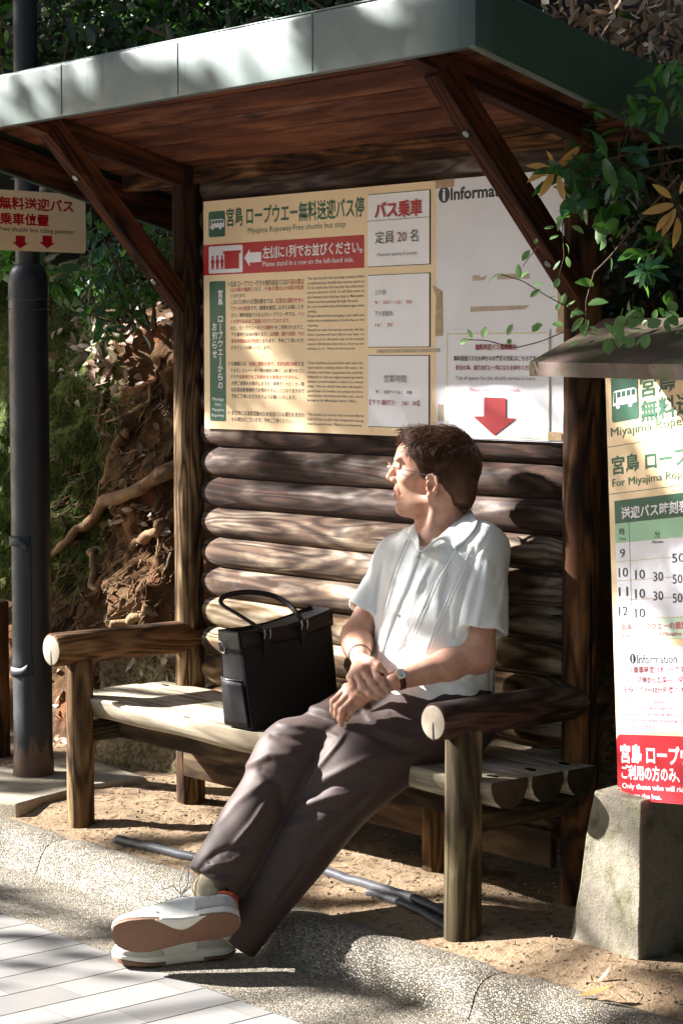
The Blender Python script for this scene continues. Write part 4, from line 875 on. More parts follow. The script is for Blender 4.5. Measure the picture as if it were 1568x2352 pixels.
def body_sdf(P):
    d = np.maximum(torso(P, -.022), .50 - P[:, 2])
    d = smin(d, sd_caps(P, shR, shL, .052, .052), .06)
    d = smin(d, sd_caps(P, nk0, NB, .054, .060), .03)
    d = smin(d, sd_caps(P, NB, (shR * .6 + NB * .4), .055, .045), .05); d = smin(d, sd_caps(P, NB, (shL * .6 + NB * .4), .055, .045), .05)
    d = smin(d, sd_ell(P, V(990, 1250, 6.12), (.045, .05, .045)), .05); d = smin(d, sd_caps(P, H(-.012, .046, -.04), V(984, 1246, 6.075), .013, .010), .035)
    arm = smin(limb(P, shR, elR, .052, .050, .041), limb(P, elR, wrR, .041, .042, .026), .03)
    arm = smin(arm, limb(P, shL, elL, .054, .052, .042), .02)
    arm = smin(arm, limb(P, elL, wrL, .042, .044, .0265), .03)
    d = smin(d, arm, .02)
    d = np.minimum(d, 1)
    m = ((P - O_.astype(f32)) ** 2).sum(1) < .26 ** 2
    if m.any(): d[m] = smin(d[m], head_sdf(P[m]), .022)
    hc = V(835, 1570, 5.92).astype(f32)
    m = ((P - hc) ** 2).sum(1) < .19 ** 2
    if m.any():
        Q = P[m]; hr = hand_sdf(Q, wrR, fingR, thumbR); hl = hand_sdf(Q, wrL, fingL, thumbL)
        d[m] = np.minimum(smin(d[m], hr, .012), np.minimum(smin(d[m], hl, .012), np.minimum(hr, hl)))
    return d.astype(f32)
person = None
def mf(c):
    q = (c - O_) @ HB.T
    lip = (((q[:, 0] - .1115) / .010) ** 2 + (q[:, 1] / .0235) ** 2 + ((q[:, 2] + .0225) / .0165) ** 2) < 1
    return lip.astype(int)
person, _, _ = sdf_obj('person', body_sdf, (1.0, -.66, .44), (1.80, .06, 1.42), .0028, [m_skin, m_lip], mfun=mf, sm=1)
setM(person, Matrix())
tag(person, 'seated man in a white shirt and brown trousers, face turned away in profile', 'person')

# --- shirt
holeN = lambda P: np.minimum(sd_caps(P, NB + np.array([0, 0, -.02]), NB + np.array([0, 0, .2]), .064, .075),
                             sd_caps(P, V(1000, 1215, 6.02), V(966, 1262, 5.98), .040, .006))
hemR, hemL = shR + (elR - shR) * .70, shL + (elL - shL) * .78
def fold(P, base, dirv, sc, amp, seed):     # soft elongated wrinkles running along dirv
    dv = np.asarray(dirv, f32); dv = dv / np.linalg.norm(dv)
    q = P - (P @ dv)[:, None] * dv * f32(.8)
    n = vnoise(q, sc, seed)
    return amp * (1 - 2 * np.abs(n)) 
def scr(P):                  # photo coordinates of points
    q = P - CAM.astype(f32); z = q @ _f.astype(f32)
    return 784 + FPX * (q @ _r.astype(f32)) / z, 1176 - FPX * (q @ _u.astype(f32)) / z
def crease(P, uv, pts, amp, wd):     # soft ridge (amp < 0 raises) following a drawn line on the cloth
    u, v = uv; best = np.full(len(u), 1e9, f32); n = len(pts)
    for k, ((u0, v0), (u1, v1)) in enumerate(zip(pts[:-1], pts[1:])):
        du, dv = u1 - u0, v1 - v0; t = np.clip(((u - u0) * du + (v - v0) * dv) / (du * du + dv * dv), 0, 1)
        dd = np.hypot(u - u0 - t * du, v - v0 - t * dv); end = (t + k) / (n - 1)
        best = np.minimum(best, dd + 14 * np.maximum(0, np.abs(end - .5) * 2 - .6))
    return amp * np.exp(-(best / wd) ** 2)
SFOLDS = [([(1128, 1222), (1098, 1268), (1072, 1330), (1056, 1400), (1046, 1468)], .006, 4), ([(1100, 1300), (1078, 1370), (1066, 1440)], -.005, 8), ([(1150, 1330), (1140, 1400)], .004, 7), ([(1010, 1420), (985, 1480), (960, 1530)], -.004, 7), ([(1060, 1480), (1110, 1520), (1140, 1540)], .005, 8), ([(905, 1250), (880, 1300)], -.004, 6), ([(950, 1290), (925, 1350), (910, 1400)], .0035, 6),([(1000, 1290), (960, 1380), (930, 1450)], .004, 9), ([(985, 1290), (945, 1370)], -.004, 8), ([(1090, 1260), (1070, 1330), (1050, 1400), (1045, 1460)], .008, 8), ([(1075, 1300), (1055, 1370), (1040, 1440)], -.006, 9),
          ([(880, 1290), (870, 1350), (860, 1420)], .007, 7), ([(925, 1470), (900, 1500), (880, 1540)], -.005, 9), ([(950, 1440), (925, 1490), (905, 1530)], .005, 9), ([(1120, 1290), (1110, 1360), (1095, 1440)], -.005, 10),
          ([(1140, 1300), (1135, 1380), (1120, 1450)], .004, 9), ([(1030, 1300), (1010, 1350), (1000, 1420)], -.004, 9), ([(915, 1300), (895, 1360), (885, 1420)], -.004, 7), ([(1060, 1580), (1090, 1560), (1130, 1500)], .006, 11), ([(990, 1560), (1040, 1575), (1090, 1590)], -.005, 8)]
def shirt_sdf(P):
    uv = scr(P); fr = ((P - np.array([1.46, -.2, .8], f32)) @ _f.astype(f32)) < .06; dis = 0
    for pts, amp, wd in SFOLDS: dis = dis + crease(P, uv, pts, amp, wd)
    dis = np.where(fr, dis, 0)
    d = np.maximum(torso(P, -.001), (.572 + .004 * np.sin((P[:, 0] - 1.3) * 20)) - P[:, 2])
    d = smin(d, sd_caps(P, shR, shL, .064, .064), .06)
    d = smin(d, sd_caps(P, NB, (shR * .75 + NB * .25), .058, .056), .05); d = smin(d, sd_caps(P, NB, (shL * .75 + NB * .25), .058, .056), .05)
    d = d + dis + fold(P, None, (.25, .1, .95), 22, .0035, 3) + fold(P, None, (-.5, .1, .8), 13, .0045, 5) + .002 * vnoise(P, 30, 9) + fold(P, None, (.1, .2, .9), 48, .0011, 12)
    for s_, h_, r0, r1 in ((shR, hemR, .066, .073), (shL, hemL, .072, .083)):
        ax = (h_ - s_) / np.linalg.norm(h_ - s_); tt = (P - s_.astype(f32)) @ ax.astype(f32); Lh_ = np.linalg.norm(h_ - s_)
        e = sd_caps(P, s_, h_ + ax * .06, r0, r1); w_ = fold(P, None, ax + np.array([.3, 0, 0]), 18, .005, 31) + .003 * vnoise(P, 25, 32); e = e + w_ + dis
        hole = np.maximum(e + .012, -(tt - Lh_ + .06)); e = np.maximum(np.maximum(e, tt - Lh_ - .004 * np.sin(P[:, 0] * 60)), -hole)
        d = smin(d, e, .035)
    d = smax(d, -holeN(P), .004)
    return d.astype(f32)
shirt, _, _ = sdf_obj('shirt', shirt_sdf, (1.0, -.5, .40), (1.84, .08, 1.14), .004, m_shirt, person, sm=1)
def ribbon(name, pts, width, mat, parent, fn, off=.0015, th=.0012, n=30):
    c = np.array(pts, float); k = np.linspace(0, len(c) - 1, n); uu = np.interp(k, range(len(c)), c[:, 0]); vv = np.interp(k, range(len(c)), c[:, 1])
    P = [hit(fn, a, b, off=off) for a, b in zip(uu, vv)]; b = MB()
    Pn = np.array(P); Pn[1:-1] = (Pn[:-2] + 2 * Pn[1:-1] + Pn[2:]) / 4
    G = []
    for i in range(n):
        t = Pn[min(i + 1, n - 1)] - Pn[max(i - 1, 0)]; t /= np.linalg.norm(t); sde = np.cross(t, _f); sde /= np.linalg.norm(sde)
        G.append([Pn[i] - sde * width / 2, Pn[i] + sde * width / 2])
    b.grid(G); o = b.obj(name, mat, parent, smooth=True, solid=th); return o
ribbon('placket', [(966, 1268), (940, 1340), (915, 1400), (893, 1455), (872, 1530)], .026, m_shirt, shirt, shirt_sdf, .0008, .0016)
for L_ in ([(935, 1240), (905, 1310), (880, 1400)], [(943, 1240), (913, 1310), (888, 1400)], [(1043, 1262), (1000, 1330), (965, 1410), (930, 1500), (905, 1545)],
           [(1051, 1264), (1008, 1332), (973, 1412), (938, 1502), (913, 1548)], [(1075, 1275), (1035, 1360), (1000, 1440), (978, 1495)], [(1083, 1276), (1043, 1360), (1008, 1440), (986, 1495)]):
    ribbon('pintuck', L_, .004, m_shirt, shirt, shirt_sdf, .0002, .0014)
m_btn = simple('shell_button', lin('#dcd6c4'), .3)
for (u, v) in ((960, 1279), (931, 1345), (911, 1412), (881, 1472)):
    c = hit(shirt_sdf, u, v, off=.005); b = MB(); b.tube([c - _f * -.0015, c - _f * .0015], [.0055, .0050], 14)
    b.tube([c - _f * .0016, c - _f * .0022], [.0030, .0022], 10); b.obj('button', m_btn, shirt, smooth=True, angle=40)
def flap(inner, outer, name):
    b = MB(); n = 26; G = []
    I = np.array(inner, float); Oo = np.array(outer, float)
    ki = np.linspace(0, len(I) - 1, n); ko = np.linspace(0, len(Oo) - 1, n)
    for a, c in zip(ki, ko):
        p = np.array(V(*[np.interp(a, range(len(I)), I[:, j]) for j in range(3)]))
        uv = [np.interp(c, range(len(Oo)), Oo[:, j]) for j in range(2)]; q = hit(shirt_sdf, *uv, off=.006)
        row = []
        for s in np.linspace(0, 1, 8):
            x = p * (1 - s) + q * s; x = x - _f * .005 * math.sin(s * math.pi) + np.array([0, 0, .004 * math.sin(s * math.pi)]); row.append(x)
        G.append(row)
    b.grid(G); return b.obj(name, m_shirt, shirt, smooth=True, angle=180, solid=.0022)
flap([(1074, 1166, 6.22), (1062, 1182, 6.13), (1042, 1202, 6.08), (1020, 1222, 6.04), (1000, 1240, 6.01), (982, 1254, 5.985), (966, 1266, 5.97)],
     [(1096, 1196), (1090, 1214), (1074, 1234), (1052, 1256), (1044, 1263), (1030, 1250), (1014, 1238), (998, 1246), (982, 1258), (968, 1268)], 'collar')
flap([(968, 1192, 6.20), (958, 1206, 6.15), (960, 1225, 6.09), (962, 1245, 6.02), (963, 1266, 5.975)],
     [(952, 1202), (938, 1214), (936, 1226), (941, 1236), (948, 1244), (955, 1256), (961, 1266)], 'collar')

# --- trousers, socks
hipL, kneeL, ankL = V(1040, 1640, 6.02), V(832, 1754, 5.99), V(553, 2140, 5.97)
hipR, kneeR, ankR = V(892, 1612, 6.12), V(668, 1744, 6.04), V(480, 2048, 5.93)
LEGS = ((hipL, kneeL, ankL, (.118, .110, .071), -.035, 21), (hipR, kneeR, ankR, (.106, .091, .084), .028, 22))
FOLDS = [([(800, 1672), (770, 1712), (722, 1770), (672, 1850)], -.006, 9), ([(850, 1690), (930, 1725), (1000, 1720)], .006, 11), ([(862, 1672), (940, 1698), (1005, 1690)], -.006, 11),
         ([(700, 1830), (770, 1800), (860, 1795)], .006, 10), ([(690, 1850), (760, 1830), (840, 1822)], -.005, 10), ([(660, 1880), (720, 1862), (790, 1858)], .006, 10), ([(650, 1905), (700, 1890), (770, 1885)], -.004, 10),
         ([(740, 1790), (840, 1745), (930, 1738)], -.005, 13), ([(700, 1960), (760, 1900), (850, 1820)], .005, 12), ([(620, 2080), (690, 1990), (745, 1940)], -.004, 14), ([(640, 2070), (720, 1960)], .004, 9),
         ([(650, 1640), (700, 1640), (760, 1655)], .007, 10), ([(640, 1662), (700, 1665), (770, 1690)], -.006, 11), ([(690, 1615), (740, 1628), (785, 1650)], -.005, 9), ([(625, 1690), (680, 1700), (740, 1715)], .006, 11),
         ([(560, 1760), (620, 1730), (690, 1738)], -.006, 14), ([(600, 1770), (640, 1800), (650, 1860)], .005, 14), ([(490, 1900), (540, 1840), (600, 1800)], -.004, 14), ([(520, 1960), (580, 1890), (620, 1830)], -.0055, 7),
         ([(455, 2000), (500, 1960), (560, 1940)], .006, 10), ([(470, 1985), (520, 1985), (580, 1955)], -.006, 9), ([(440, 2015), (490, 2005), (540, 2010)], .004, 9), ([(820, 1600), (850, 1650), (900, 1660)], -.005, 10), ([(900, 1640), (980, 1650), (1040, 1700)], .005, 13)]
def trous_sdf(P):
    uv = scr(P); fr = ((P - ((hipL + ankR) / 2).astype(f32)) @ _f.astype(f32)) < .12; dis = 0
    for pts, amp, wd in FOLDS: dis = dis + crease(P, uv, pts, amp * 1.25, wd * .8)
    dis = np.where(fr, dis, 0); out = []
    for h_, k_, a_, r, cut, sd in LEGS:
        d = smin(sd_caps(P, h_, k_, r[0], r[1]), sd_caps(P, k_, a_ + (a_ - k_) * .1, r[1], r[2] - .002), .07)
        ax = (a_ - k_) / np.linalg.norm(a_ - k_); tt = (P - a_.astype(f32)) @ ax.astype(f32)
        cross = np.cross(ax, _f); cross /= np.linalg.norm(cross)
        d = d + fold(P, None, .8 * ax + .5 * cross, 9, .0025, sd) + .003 * vnoise(P, 9, sd) + dis
        hole = np.maximum(d + .009, -(tt + cut + .09)); d = np.maximum(np.maximum(d, tt + cut), -hole); out.append(d)
    d = smin(out[0], out[1], .010)
    pel = smin(sd_ell(P, (1.49, -.25, .50), (.180, .160, .108)), sd_caps(P, hipL, hipR, .10, .10), .05)
    return smin(d, pel, .05).astype(f32)
sdf_obj('trousers', trous_sdf, (.85, -1.0, -.20), (1.86, .0, .66), .0042, m_trous, person, sm=2)
m_sock = simple('beige_sock', lin('#a2967d'), .9, .15, 60, bump=.5, bscale=300)
def sock(a_, k_, foot): 
    fn = lambda P: smin(sd_caps(P, a_ + (k_ - a_) * .16, a_ , .044, .040), sd_caps(P, a_, foot, .040, .034), .03)
    lo = np.minimum(np.minimum(a_ + (k_ - a_) * .2, a_), foot) - .06; hi = np.maximum(np.maximum(a_ + (k_ - a_) * .2, a_), foot) + .06
    sdf_obj('sock', fn, lo, hi, .005, m_sock, person)
# --- hair: a base shell plus many fine locks
ZX = np.array([-.20, -.105, -.075, -.046, -.034, -.0225, .004, .026, .036, .044, .062, .078, .100, .14]); ZZ = np.array([-.050, -.050, -.046, -.028, .004, .028, .034, .020, .034, .070, .104, .128, .146, .152])
def to_h(P): return (P - O_.astype(f32)) @ HB.astype(f32).T
def hair_base(P):
    q = to_h(P)
    d = sd_ell(q, (-.018, 0, .068), (.114, .084, .093)); d = smin(d, sd_ell(q, (.035, 0, .114), (.074, .068, .052)), .03)
    d = smin(d, sd_ell(q, (-.078, 0, -.012), (.042, .062, .055)), .04)
    zl = np.interp(q[:, 0], ZX, ZZ) + .004 * np.sin(q[:, 0] * 330) + .003 * np.sin(q[:, 1] * 410)
    d = np.maximum(d, (zl - q[:, 2]) * .6)
    st = q.copy(); st[:, 2] *= .35; st[:, 0] *= .8
    return d + .0012 * vnoise(st, 170, 4) + .0045 * vnoise(q * np.array([.7, 1, 1], f32), 38, 6)
hair, hv, hf = sdf_obj('hair', hair_base, O_ - .2, O_ + np.array([.2, .2, .21]), .003, m_hair, person, sm=0)
rs = np.random.default_rng(5); qv = (hv - O_) @ HB.T
nrm = np.zeros_like(hv); fn_ = np.cross(hv[hf[:, 2]] - hv[hf[:, 0]], hv[hf[:, 3]] - hv[hf[:, 1]])
for k in range(4): np.add.at(nrm, hf[:, k], fn_)
nrm /= np.linalg.norm(nrm, axis=1)[:, None] + 1e-9
hb = MB()
sel = rs.choice(len(hv), 11000)
for i in sel:
    q = qv[i]; n = nrm[i] @ HB.T
    c = np.array([-.02, 0, .06]); rad_ = q - c; rad_ /= np.linalg.norm(rad_)
    top = np.clip((q[2] - .085) / .05, 0, 1); front = np.clip((q[0] - .0) / .06, 0, 1)
    flow = top * np.array([.9, -.45 * front + .2 * math.copysign(1, q[1]) * (1 - front) + .25 * math.sin(q[0] * 50), .25 + .1 * front]) + (1 - top) * np.array([-.85 if q[0] > .0 else -.40, 0, -.55 if q[0] > .0 else -1.0])
    flow = flow + rs.normal(0, .16, 3) * (.5 + top); flow -= rad_ * (flow @ rad_) * .9; flow /= np.linalg.norm(flow)
    L_ = (.022 + .022 * top) * rs.uniform(.6, 1.3); lift = (.09 + .34 * top * rs.uniform(0, 1) ** 1.5) 
    if rs.uniform() < .05 * top: lift += .45; L_ *= 1.25
    pts = [q + rad_ * .0005]
    dirv = flow + rad_ * lift; dirv /= np.linalg.norm(dirv)
    for s in range(4):
        pts.append(pts[-1] + dirv * L_ / 4); dirv = dirv - rad_ * (.16 + .1 * lift) + np.array([0, 0, -.05 * (s)]); dirv /= np.linalg.norm(dirv)
    w_ = rs.uniform(.0005, .0010) * (1 if lift < .5 else .55)
    hb.tube([O_ + p[0] * Fh + p[1] * Lh + p[2] * Uh for p in pts], [w_, w_ * 1.15, w_, w_ * .75, w_ * .2], 3, cap=False)
for k in range(34):                                   # fringe falling over the forehead
    y = rs.uniform(-.052, .03); q = np.array([.080 + rs.uniform(-.012, .012), y, .150 - 3.5 * y * y + rs.uniform(-.006, .006)])
    d = np.array([.75, -.35 + .25 * rs.normal(), .40]); d /= np.linalg.norm(d); pts = [q]; L_ = rs.uniform(.02, .038)
    for s in range(5): pts.append(pts[-1] + d * L_ / 5); d = d + np.array([-.05, -.05, -.15 + rs.normal() * .10]); d /= np.linalg.norm(d)
    hb.tube([O_ + p[0] * Fh + p[1] * Lh + p[2] * Uh for p in pts], [.0012, .0014, .0012, .001, .0007, .0002], 3, cap=False)
for k in range(60):                                    # eyebrows
    s = rs.choice((-1, 1)); y = rs.uniform(.014, .046); q = np.array([.1135 - 7 * (y - .012) ** 2 - .1 * (y - .012), s * y, .0765 + rs.uniform(-.003, .003)])
    hb.tube([O_ + p[0] * Fh + p[1] * Lh + p[2] * Uh for p in (q, q + np.array([-.001, s * .006, .002]))], [.0007, .0002], 3, cap=False)
put(hb.obj('hair_locks', m_hair, None, smooth=True, angle=180), hair)

# --- spectacles, watch, bracelet
m_glass = NT('lens_glass'); m_glass.b.inputs['Roughness'].default_value = .03; m_glass.b.inputs['Base Color'].default_value = (.9, .9, .9, 1); m_glass.b.inputs['Specular IOR Level'].default_value = .8
_tr = m_glass.n('BsdfTransparent'); _mx = m_glass.n('MixShader'); _mx.inputs[0].default_value = .13; m_glass.l(_tr.outputs[0], _mx.inputs[1]); m_glass.l(m_glass.b.outputs[0], _mx.inputs[2]); m_glass.l(_mx.outputs[0], m_glass.t.nodes['Material Output'].inputs[0]); m_glass = m_glass.m
lens = MB(); wire = MB()
for s in (-1, 1):
    c = np.array([.128, s * .033, .050]); ring = []
    for k in range(25):
        a = k * 2 * math.pi / 24; ring.append(H(c[0] - .0035 * math.cos(a) ** 2, c[1] + .021 * math.cos(a), c[2] + .0175 * math.sin(a)))
    wire.tube(ring, .0009, 5)
    R0 = [ring[:-1], [p - Fh * .0012 for p in ring[:-1]]]; lens.rings(R0)
    wire.tube([H(.125, s * .054, .056), H(.105, s * .070, .054), H(.04, s * .079, .041), H(-.005, s * .081, .032), H(-.022, s * .078, .015)], [.0013, .0013, .0013, .0018, .0018], 6)
wire.tube([H(.128, .013, .054), H(.1325, 0, .058), H(.128, -.013, .054)], .0009, 6)
gl = wire.obj('glasses', m_steel, person, smooth=True, angle=60); put(lens.obj('lens', m_glass, None, smooth=True, angle=40), gl)
ax = wrL - elL; ax = ax / np.linalg.norm(ax); wc = wrL - ax * .012
tow = -_f * .80 + _u * .42 - _r * .1; tow -= ax * (tow @ ax); tow /= np.linalg.norm(tow); sdv = np.cross(ax, tow)
b = MB(); R0 = []
for k in range(29):
    a = k * 2 * math.pi / 28; R0.append((wc + .0285 * (math.cos(a) * tow + math.sin(a) * sdv)))
G = [[p - ax * .008, p + ax * .008] for p in R0]; b.grid(G)
m_strap = simple('brown_strap_leather', lin('#4a2318'), .45, .2, 150, bump=.3)
strap = b.obj('watch_strap', m_strap, person, smooth=True, solid=.002)
b = MB(); cc = wc + tow * .0305 
MW = Matrix((Vector(ax), Vector(sdv), Vector(tow))).transposed().to_4x4(); MW.translation = Vector(cc)
b.rings([rrect(.024, .030, .005, -.003), rrect(.025, .031, .005, .001), rrect(.023, .029, .005, .003)]); case = b.obj('watch_case', m_gold, smooth=True, angle=30); setM(case, MW, strap)
dl = MB(); dl.rings([rrect(.0222, .0282, .0045, .0031), rrect(.0222, .0282, .0045, .0036)])
m_dial = simple('watch_dial_white', lin('#dfe3dc'), .25); o = dl.obj('watch_dial', m_dial); setM(o, MW, strap)
hd = MB(); hd.box((0, .0035, .0038), (.0007, .008, .0004)); hd.box((.003, 0, .0038), (.006, .0007, .0004)); hd.tube([(0, -.006, .0036), (0, -.006, .0039)], .0028, 10)
setM(hd.obj('watch_hands', simple('dark_hand', (.05, .05, .05), .4)), MW, strap)
ax = wrR - elR; ax = ax / np.linalg.norm(ax); x_ = np.cross(ax, _f); x_ /= np.linalg.norm(x_); y_ = np.cross(ax, x_); bc = wrR - ax * .030
b = MB(); b.tube([bc + .0315 * (math.cos(k * math.pi / 14) * x_ + math.sin(k * math.pi / 14) * y_) + ax * .004 * math.cos(k * math.pi / 14) for k in range(29)], .0016, 6, cap=False)
b.obj('bracelet', simple('black_cord', (.02, .02, .025), .5), person, smooth=True)
m_mole = simple('mole', lin('#5a2e20'), .6)
mb_ = MB()
for (u, v, r) in ((978, 1205, .0016), (1001, 1206, .0013), (980, 1139, .0014), (958, 1160, .0012), (930, 1106, .001), (916, 1151, .001)):
    c = hit(body_sdf, u, v, off=.0003); mb_.tube([c + _f * .0006, c - _f * .0004], [r, r * .6], 8)
mb_.obj('mole', m_mole, person, smooth=True)

# --- sneakers
m_lea = simple('white_leather', lin('#dcdcd6'), .5, .05, 30, bump=.15, bscale=60); m_sue = simple('grey_suede', lin('#b9b7b0'), .95, .1, 200, bump=.4, bscale=500)
m_mid = simple('white_rubber', lin('#e0ddd2'), .55, .06, 40); m_org = simple('orange_suede', lin('#c8502a'), .8); m_lace = simple('white_lace', lin('#d9d4ca'), .9, .1, 300)
def gum():
    t = NT('gum_rubber'); v = t.co(); wv = t.n('TexWave'); wv.wave_type = 'BANDS'; t.l(t.co((1, .8, 0)), wv.inputs[0]); wv.inputs['Scale'].default_value = 40; wv.inputs['Distortion'].default_value = .5
    t.base(t.mix(t.noise(v, 60, 4), lin('#775645'), lin('#8d6b55'))); t.rough(.75); t.bump(t.m1('ADD', t.m1('MULTIPLY', wv.outputs[1], .3), t.noise(v, 250, 2)), .5, .002); return t.m
m_gum = gum()
SS = np.array([0, .03, .1, .2, .33, .45, .6, .74, .86, .945, .982, 1.0]); SWd = np.array([.010, .0285, .0400, .0425, .041, .041, .0490, .0560, .0540, .0440, .0320, .014])
SH_ = np.array([.100, .114, .120, .110, .116, .126, .106, .084, .072, .064, .054, .042])
LS = .338
def sw(s): return float(np.interp(s, SS, SWd))
def rock(s): return .016 * max(0, (s - .66) / .34) ** 2 + .006 * max(0, (.15 - s) / .15) ** 2
def U(s, a, off=0.0):
    w_ = sw(s) * .97 + off; h = float(np.interp(s, SS, SH_)) + off; zm = .020 + rock(s) * .85
    c, s_ = math.cos(a), math.sin(a); yy = math.copysign(abs(c) ** .75, c) * w_ * (1 - .08 * abs(s_) ** 2)
    return (s * LS + (off * (1 if s > .9 else (-1 if s < .1 else 0))), yy, zm + (h - zm) * abs(s_) ** float(np.interp(s, [.3, .5], [.5, .8])))
def sneaker(M, yside, bows):
    b = MB(); S_ = np.unique(np.concatenate([np.linspace(0, .08, 6), np.linspace(.08, .92, 24), np.linspace(.92, 1, 7)]))
    b.rings([[U(s, a) for a in np.linspace(0, math.pi, 21)] for s in S_], closed=False, cap=True)
    up = b.obj('shoe', m_lea, smooth=True, angle=180); setM(up, M, person)
    def sole(nm, z0, z1, ex, mat, z2=None):
        b = MB(); th = np.linspace(0, 1, 44); pts = [(s, 1) for s in np.concatenate([[0], np.linspace(.012, .98, 30), [.992, 1]])]
        full = pts + [(s, -1) for s, _ in reversed(pts)]
        def ring(zf, e): return [(s * LS + (e if s > .97 else (-e if s < .03 else 0)), sg * (sw(s) + e), zf(s) + rock(s) * (1 if zf(s) < .02 else .85)) for s, sg in full]
        b.rings([ring(z0, ex - .004), ring(lambda s: z0(s) + .002, ex), ring(lambda s: z1(s) - .002, ex), ring(z1, ex - .003)])
        o = b.obj(nm, mat, smooth=True, angle=35); setM(o, M, up); return o
    g1 = lambda s: .0075 + .005 * math.exp(-((s - .9) / .2) ** 2)
    sole('outsole', lambda s: 0.0, g1, .003, m_gum); sole('midsole', lambda s: g1(s) + .0002, lambda s: .026 + .006 * math.exp(-((s - .05) / .25) ** 2), .0035, m_mid)
    def patch(nm, mat, s0, s1, alo, ahi, off, n=22):
        for sg in (1, -1):
            b = MB(); G = []
            for s in np.linspace(s0, s1, n):
                lo, hi = alo(s), ahi(s); G.append([U(s, a if sg > 0 else math.pi - a, off) for a in np.linspace(lo, hi, 8)])
            b.grid(G, flip=sg < 0); setM(b.obj(nm, mat, smooth=True, angle=180, solid=.0012), M, up)
    patch('heel_counter', m_sue, .0, .34, lambda s: .02, lambda s: (.34 if s < .15 else .50) - 1.5 * max(0, s - .15) ** 1.5 * 1.5, .0013)
    patch('toe_overlay', m_sue, .62, .995, lambda s: .02, lambda s: .10 + .62 * ((s - .62) / .375) ** .7 * (1 - .45 * ((s - .62) / .375)), .0013)
    patch('heel_tab', m_org, .0, .17, lambda s: .36 + 1.6 * s, lambda s: 1.50, .0018)
    patch('eyestay', m_sue, .40, .66, lambda s: 1.02 + .1 * (s - .4), lambda s: 1.28, .0014)
    b = MB(); b.grid([[(s * LS, sw(s) + .0036 - j / 6 * (.0036 + .034 * math.sin(math.pi * (s - .25) / .40) ** 1.4), -.0004 + rock(s)) for j in range(7)] for s in np.linspace(.25, .65, 24)]); setM(b.obj('arch_insert', m_mid, smooth=True, solid=.0006), M, up)
    b = MB(); b.grid([[(s * LS, sw(s) + .0034, -.0004 + .012 * j) for j in range(2)] for s in np.linspace(.29, .61, 18)]); setM(b.obj('arch_wall', m_mid, smooth=True, solid=.0012), M, up)
    b = MB()
    for k in range(5):
        s = .43 + .045 * k; p = [U(s + d_, a, .004) for a, d_ in ((1.05, 0), (1.3, .006), (1.57, .014), (1.84, .006), (2.09, 0))]; b.tube(p, [.0028] * 5, 6, flat=.5)
    if bows:
        c = np.array(U(.44, 1.0, .006))
        for sg in (-1, 1):
            b.tube([c, c + np.array([.004, sg * .012, .035]), c + np.array([-.012, sg * .018 + .01, .075]), c + np.array([-.026, sg * .016 + .01, .078]), c + np.array([-.022, sg * .008, .035]), c], [.0034] * 6, 6, flat=.6)
            b.tube([c, c + np.array([.02, sg * .03, .006]), c + np.array([.05, sg * .036, -.012])], [.0024] * 3, 6, flat=.6)
    setM(b.obj('laces', m_lace, smooth=True, angle=180), M, up)
    return M
def shoe_frame(heel, toe, upv):
    x = toe - heel; x = x / np.linalg.norm(x); z = upv - x * (upv @ x); z /= np.linalg.norm(z); y = np.cross(z, x)
    M = Matrix((Vector(x), Vector(y), Vector(z))).transposed().to_4x4(); M.translation = Vector(heel); return M
gz = -.14
h0 = at(537, 2193, 'z', gz); t0 = at(286, 2216, 'z', gz); h0 = h0 + np.array([0, 0, .004])
MB_ = sneaker(shoe_frame(h0, t0, np.array([0, 0, 1.]) + _f * .05), 1, False)
MT_ = sneaker(shoe_frame(V(549, 2122, 5.80), V(271, 2160, 5.79), .52 * _u + .855 * _f), 1, True)
fp = lambda M, z: np.array(M @ Vector((.21 * LS, 0, z)))
def sock2(M, a_, k_):
    p0, p1, p2, p3 = fp(M, .05), fp(M, .105), a_, a_ + (k_ - a_) * .18
    fn = lambda P: smin(smin(sd_ecaps(P, p0, p1, .034, .037, np.array(M.to_3x3().col[1]), .85), sd_caps(P, p1, p2, .037, .040), .02), sd_caps(P, p2, p3, .040, .046), .03) + .0012 * vnoise(P, 70, 3)
    Q = np.array([p0, p1, p2, p3]); sdf_obj('sock', fn, Q.min(0) - .06, Q.max(0) + .06, .004, m_sock, person)
sock2(MT_, ankR, kneeR); sock2(MB_, ankL, kneeL)
# ------------------------------------------------------------------ tote bag on the seat
m_bag = simple('black_coated_canvas', lin('#1c1a1d'), .5, .2, 40, bump=.25, bscale=700, spec=.18); m_bagl = simple('dark_brown_leather', lin('#1d1414'), .42, .2, 60, bump=.2, bscale=300, spec=.3)
bx0, bx1, by0, by1, bz0 = .735, .872, -.415, -.065, .402
bag = root('tote_bag', 'black tote bag with brown leather handles standing on the bench seat', 'bag', Matrix.Translation(Vector(((bx0 + bx1) / 2, (by0 + by1) / 2, bz0))))
def bagpt(fx, fy, fz):        # fx across (0..1), fy along, fz up
    hgt = .292; wide = 1 - .26 * fz; xm = (bx0 + bx1) / 2 - .036 * fz; ym = (by0 + by1) / 2
    bul = .016 * math.sin(fz * math.pi) * math.sin(fy * math.pi)
    x = xm + (fx - .5) * (bx1 - bx0) * wide + (bul if fx > .5 else -bul); y = ym + (fy - .5) * (by1 - by0) * (1 + .03 * fz) + (-.008 * math.sin(fz * 3) if fy < .5 else .008 * math.sin(fz * 3)) * (1 - abs(2 * fx - 1))
    return (x, y, bz0 + fz * hgt + .045 * fy * fz - .016 * math.sin(math.pi * fy) * fz * fz)
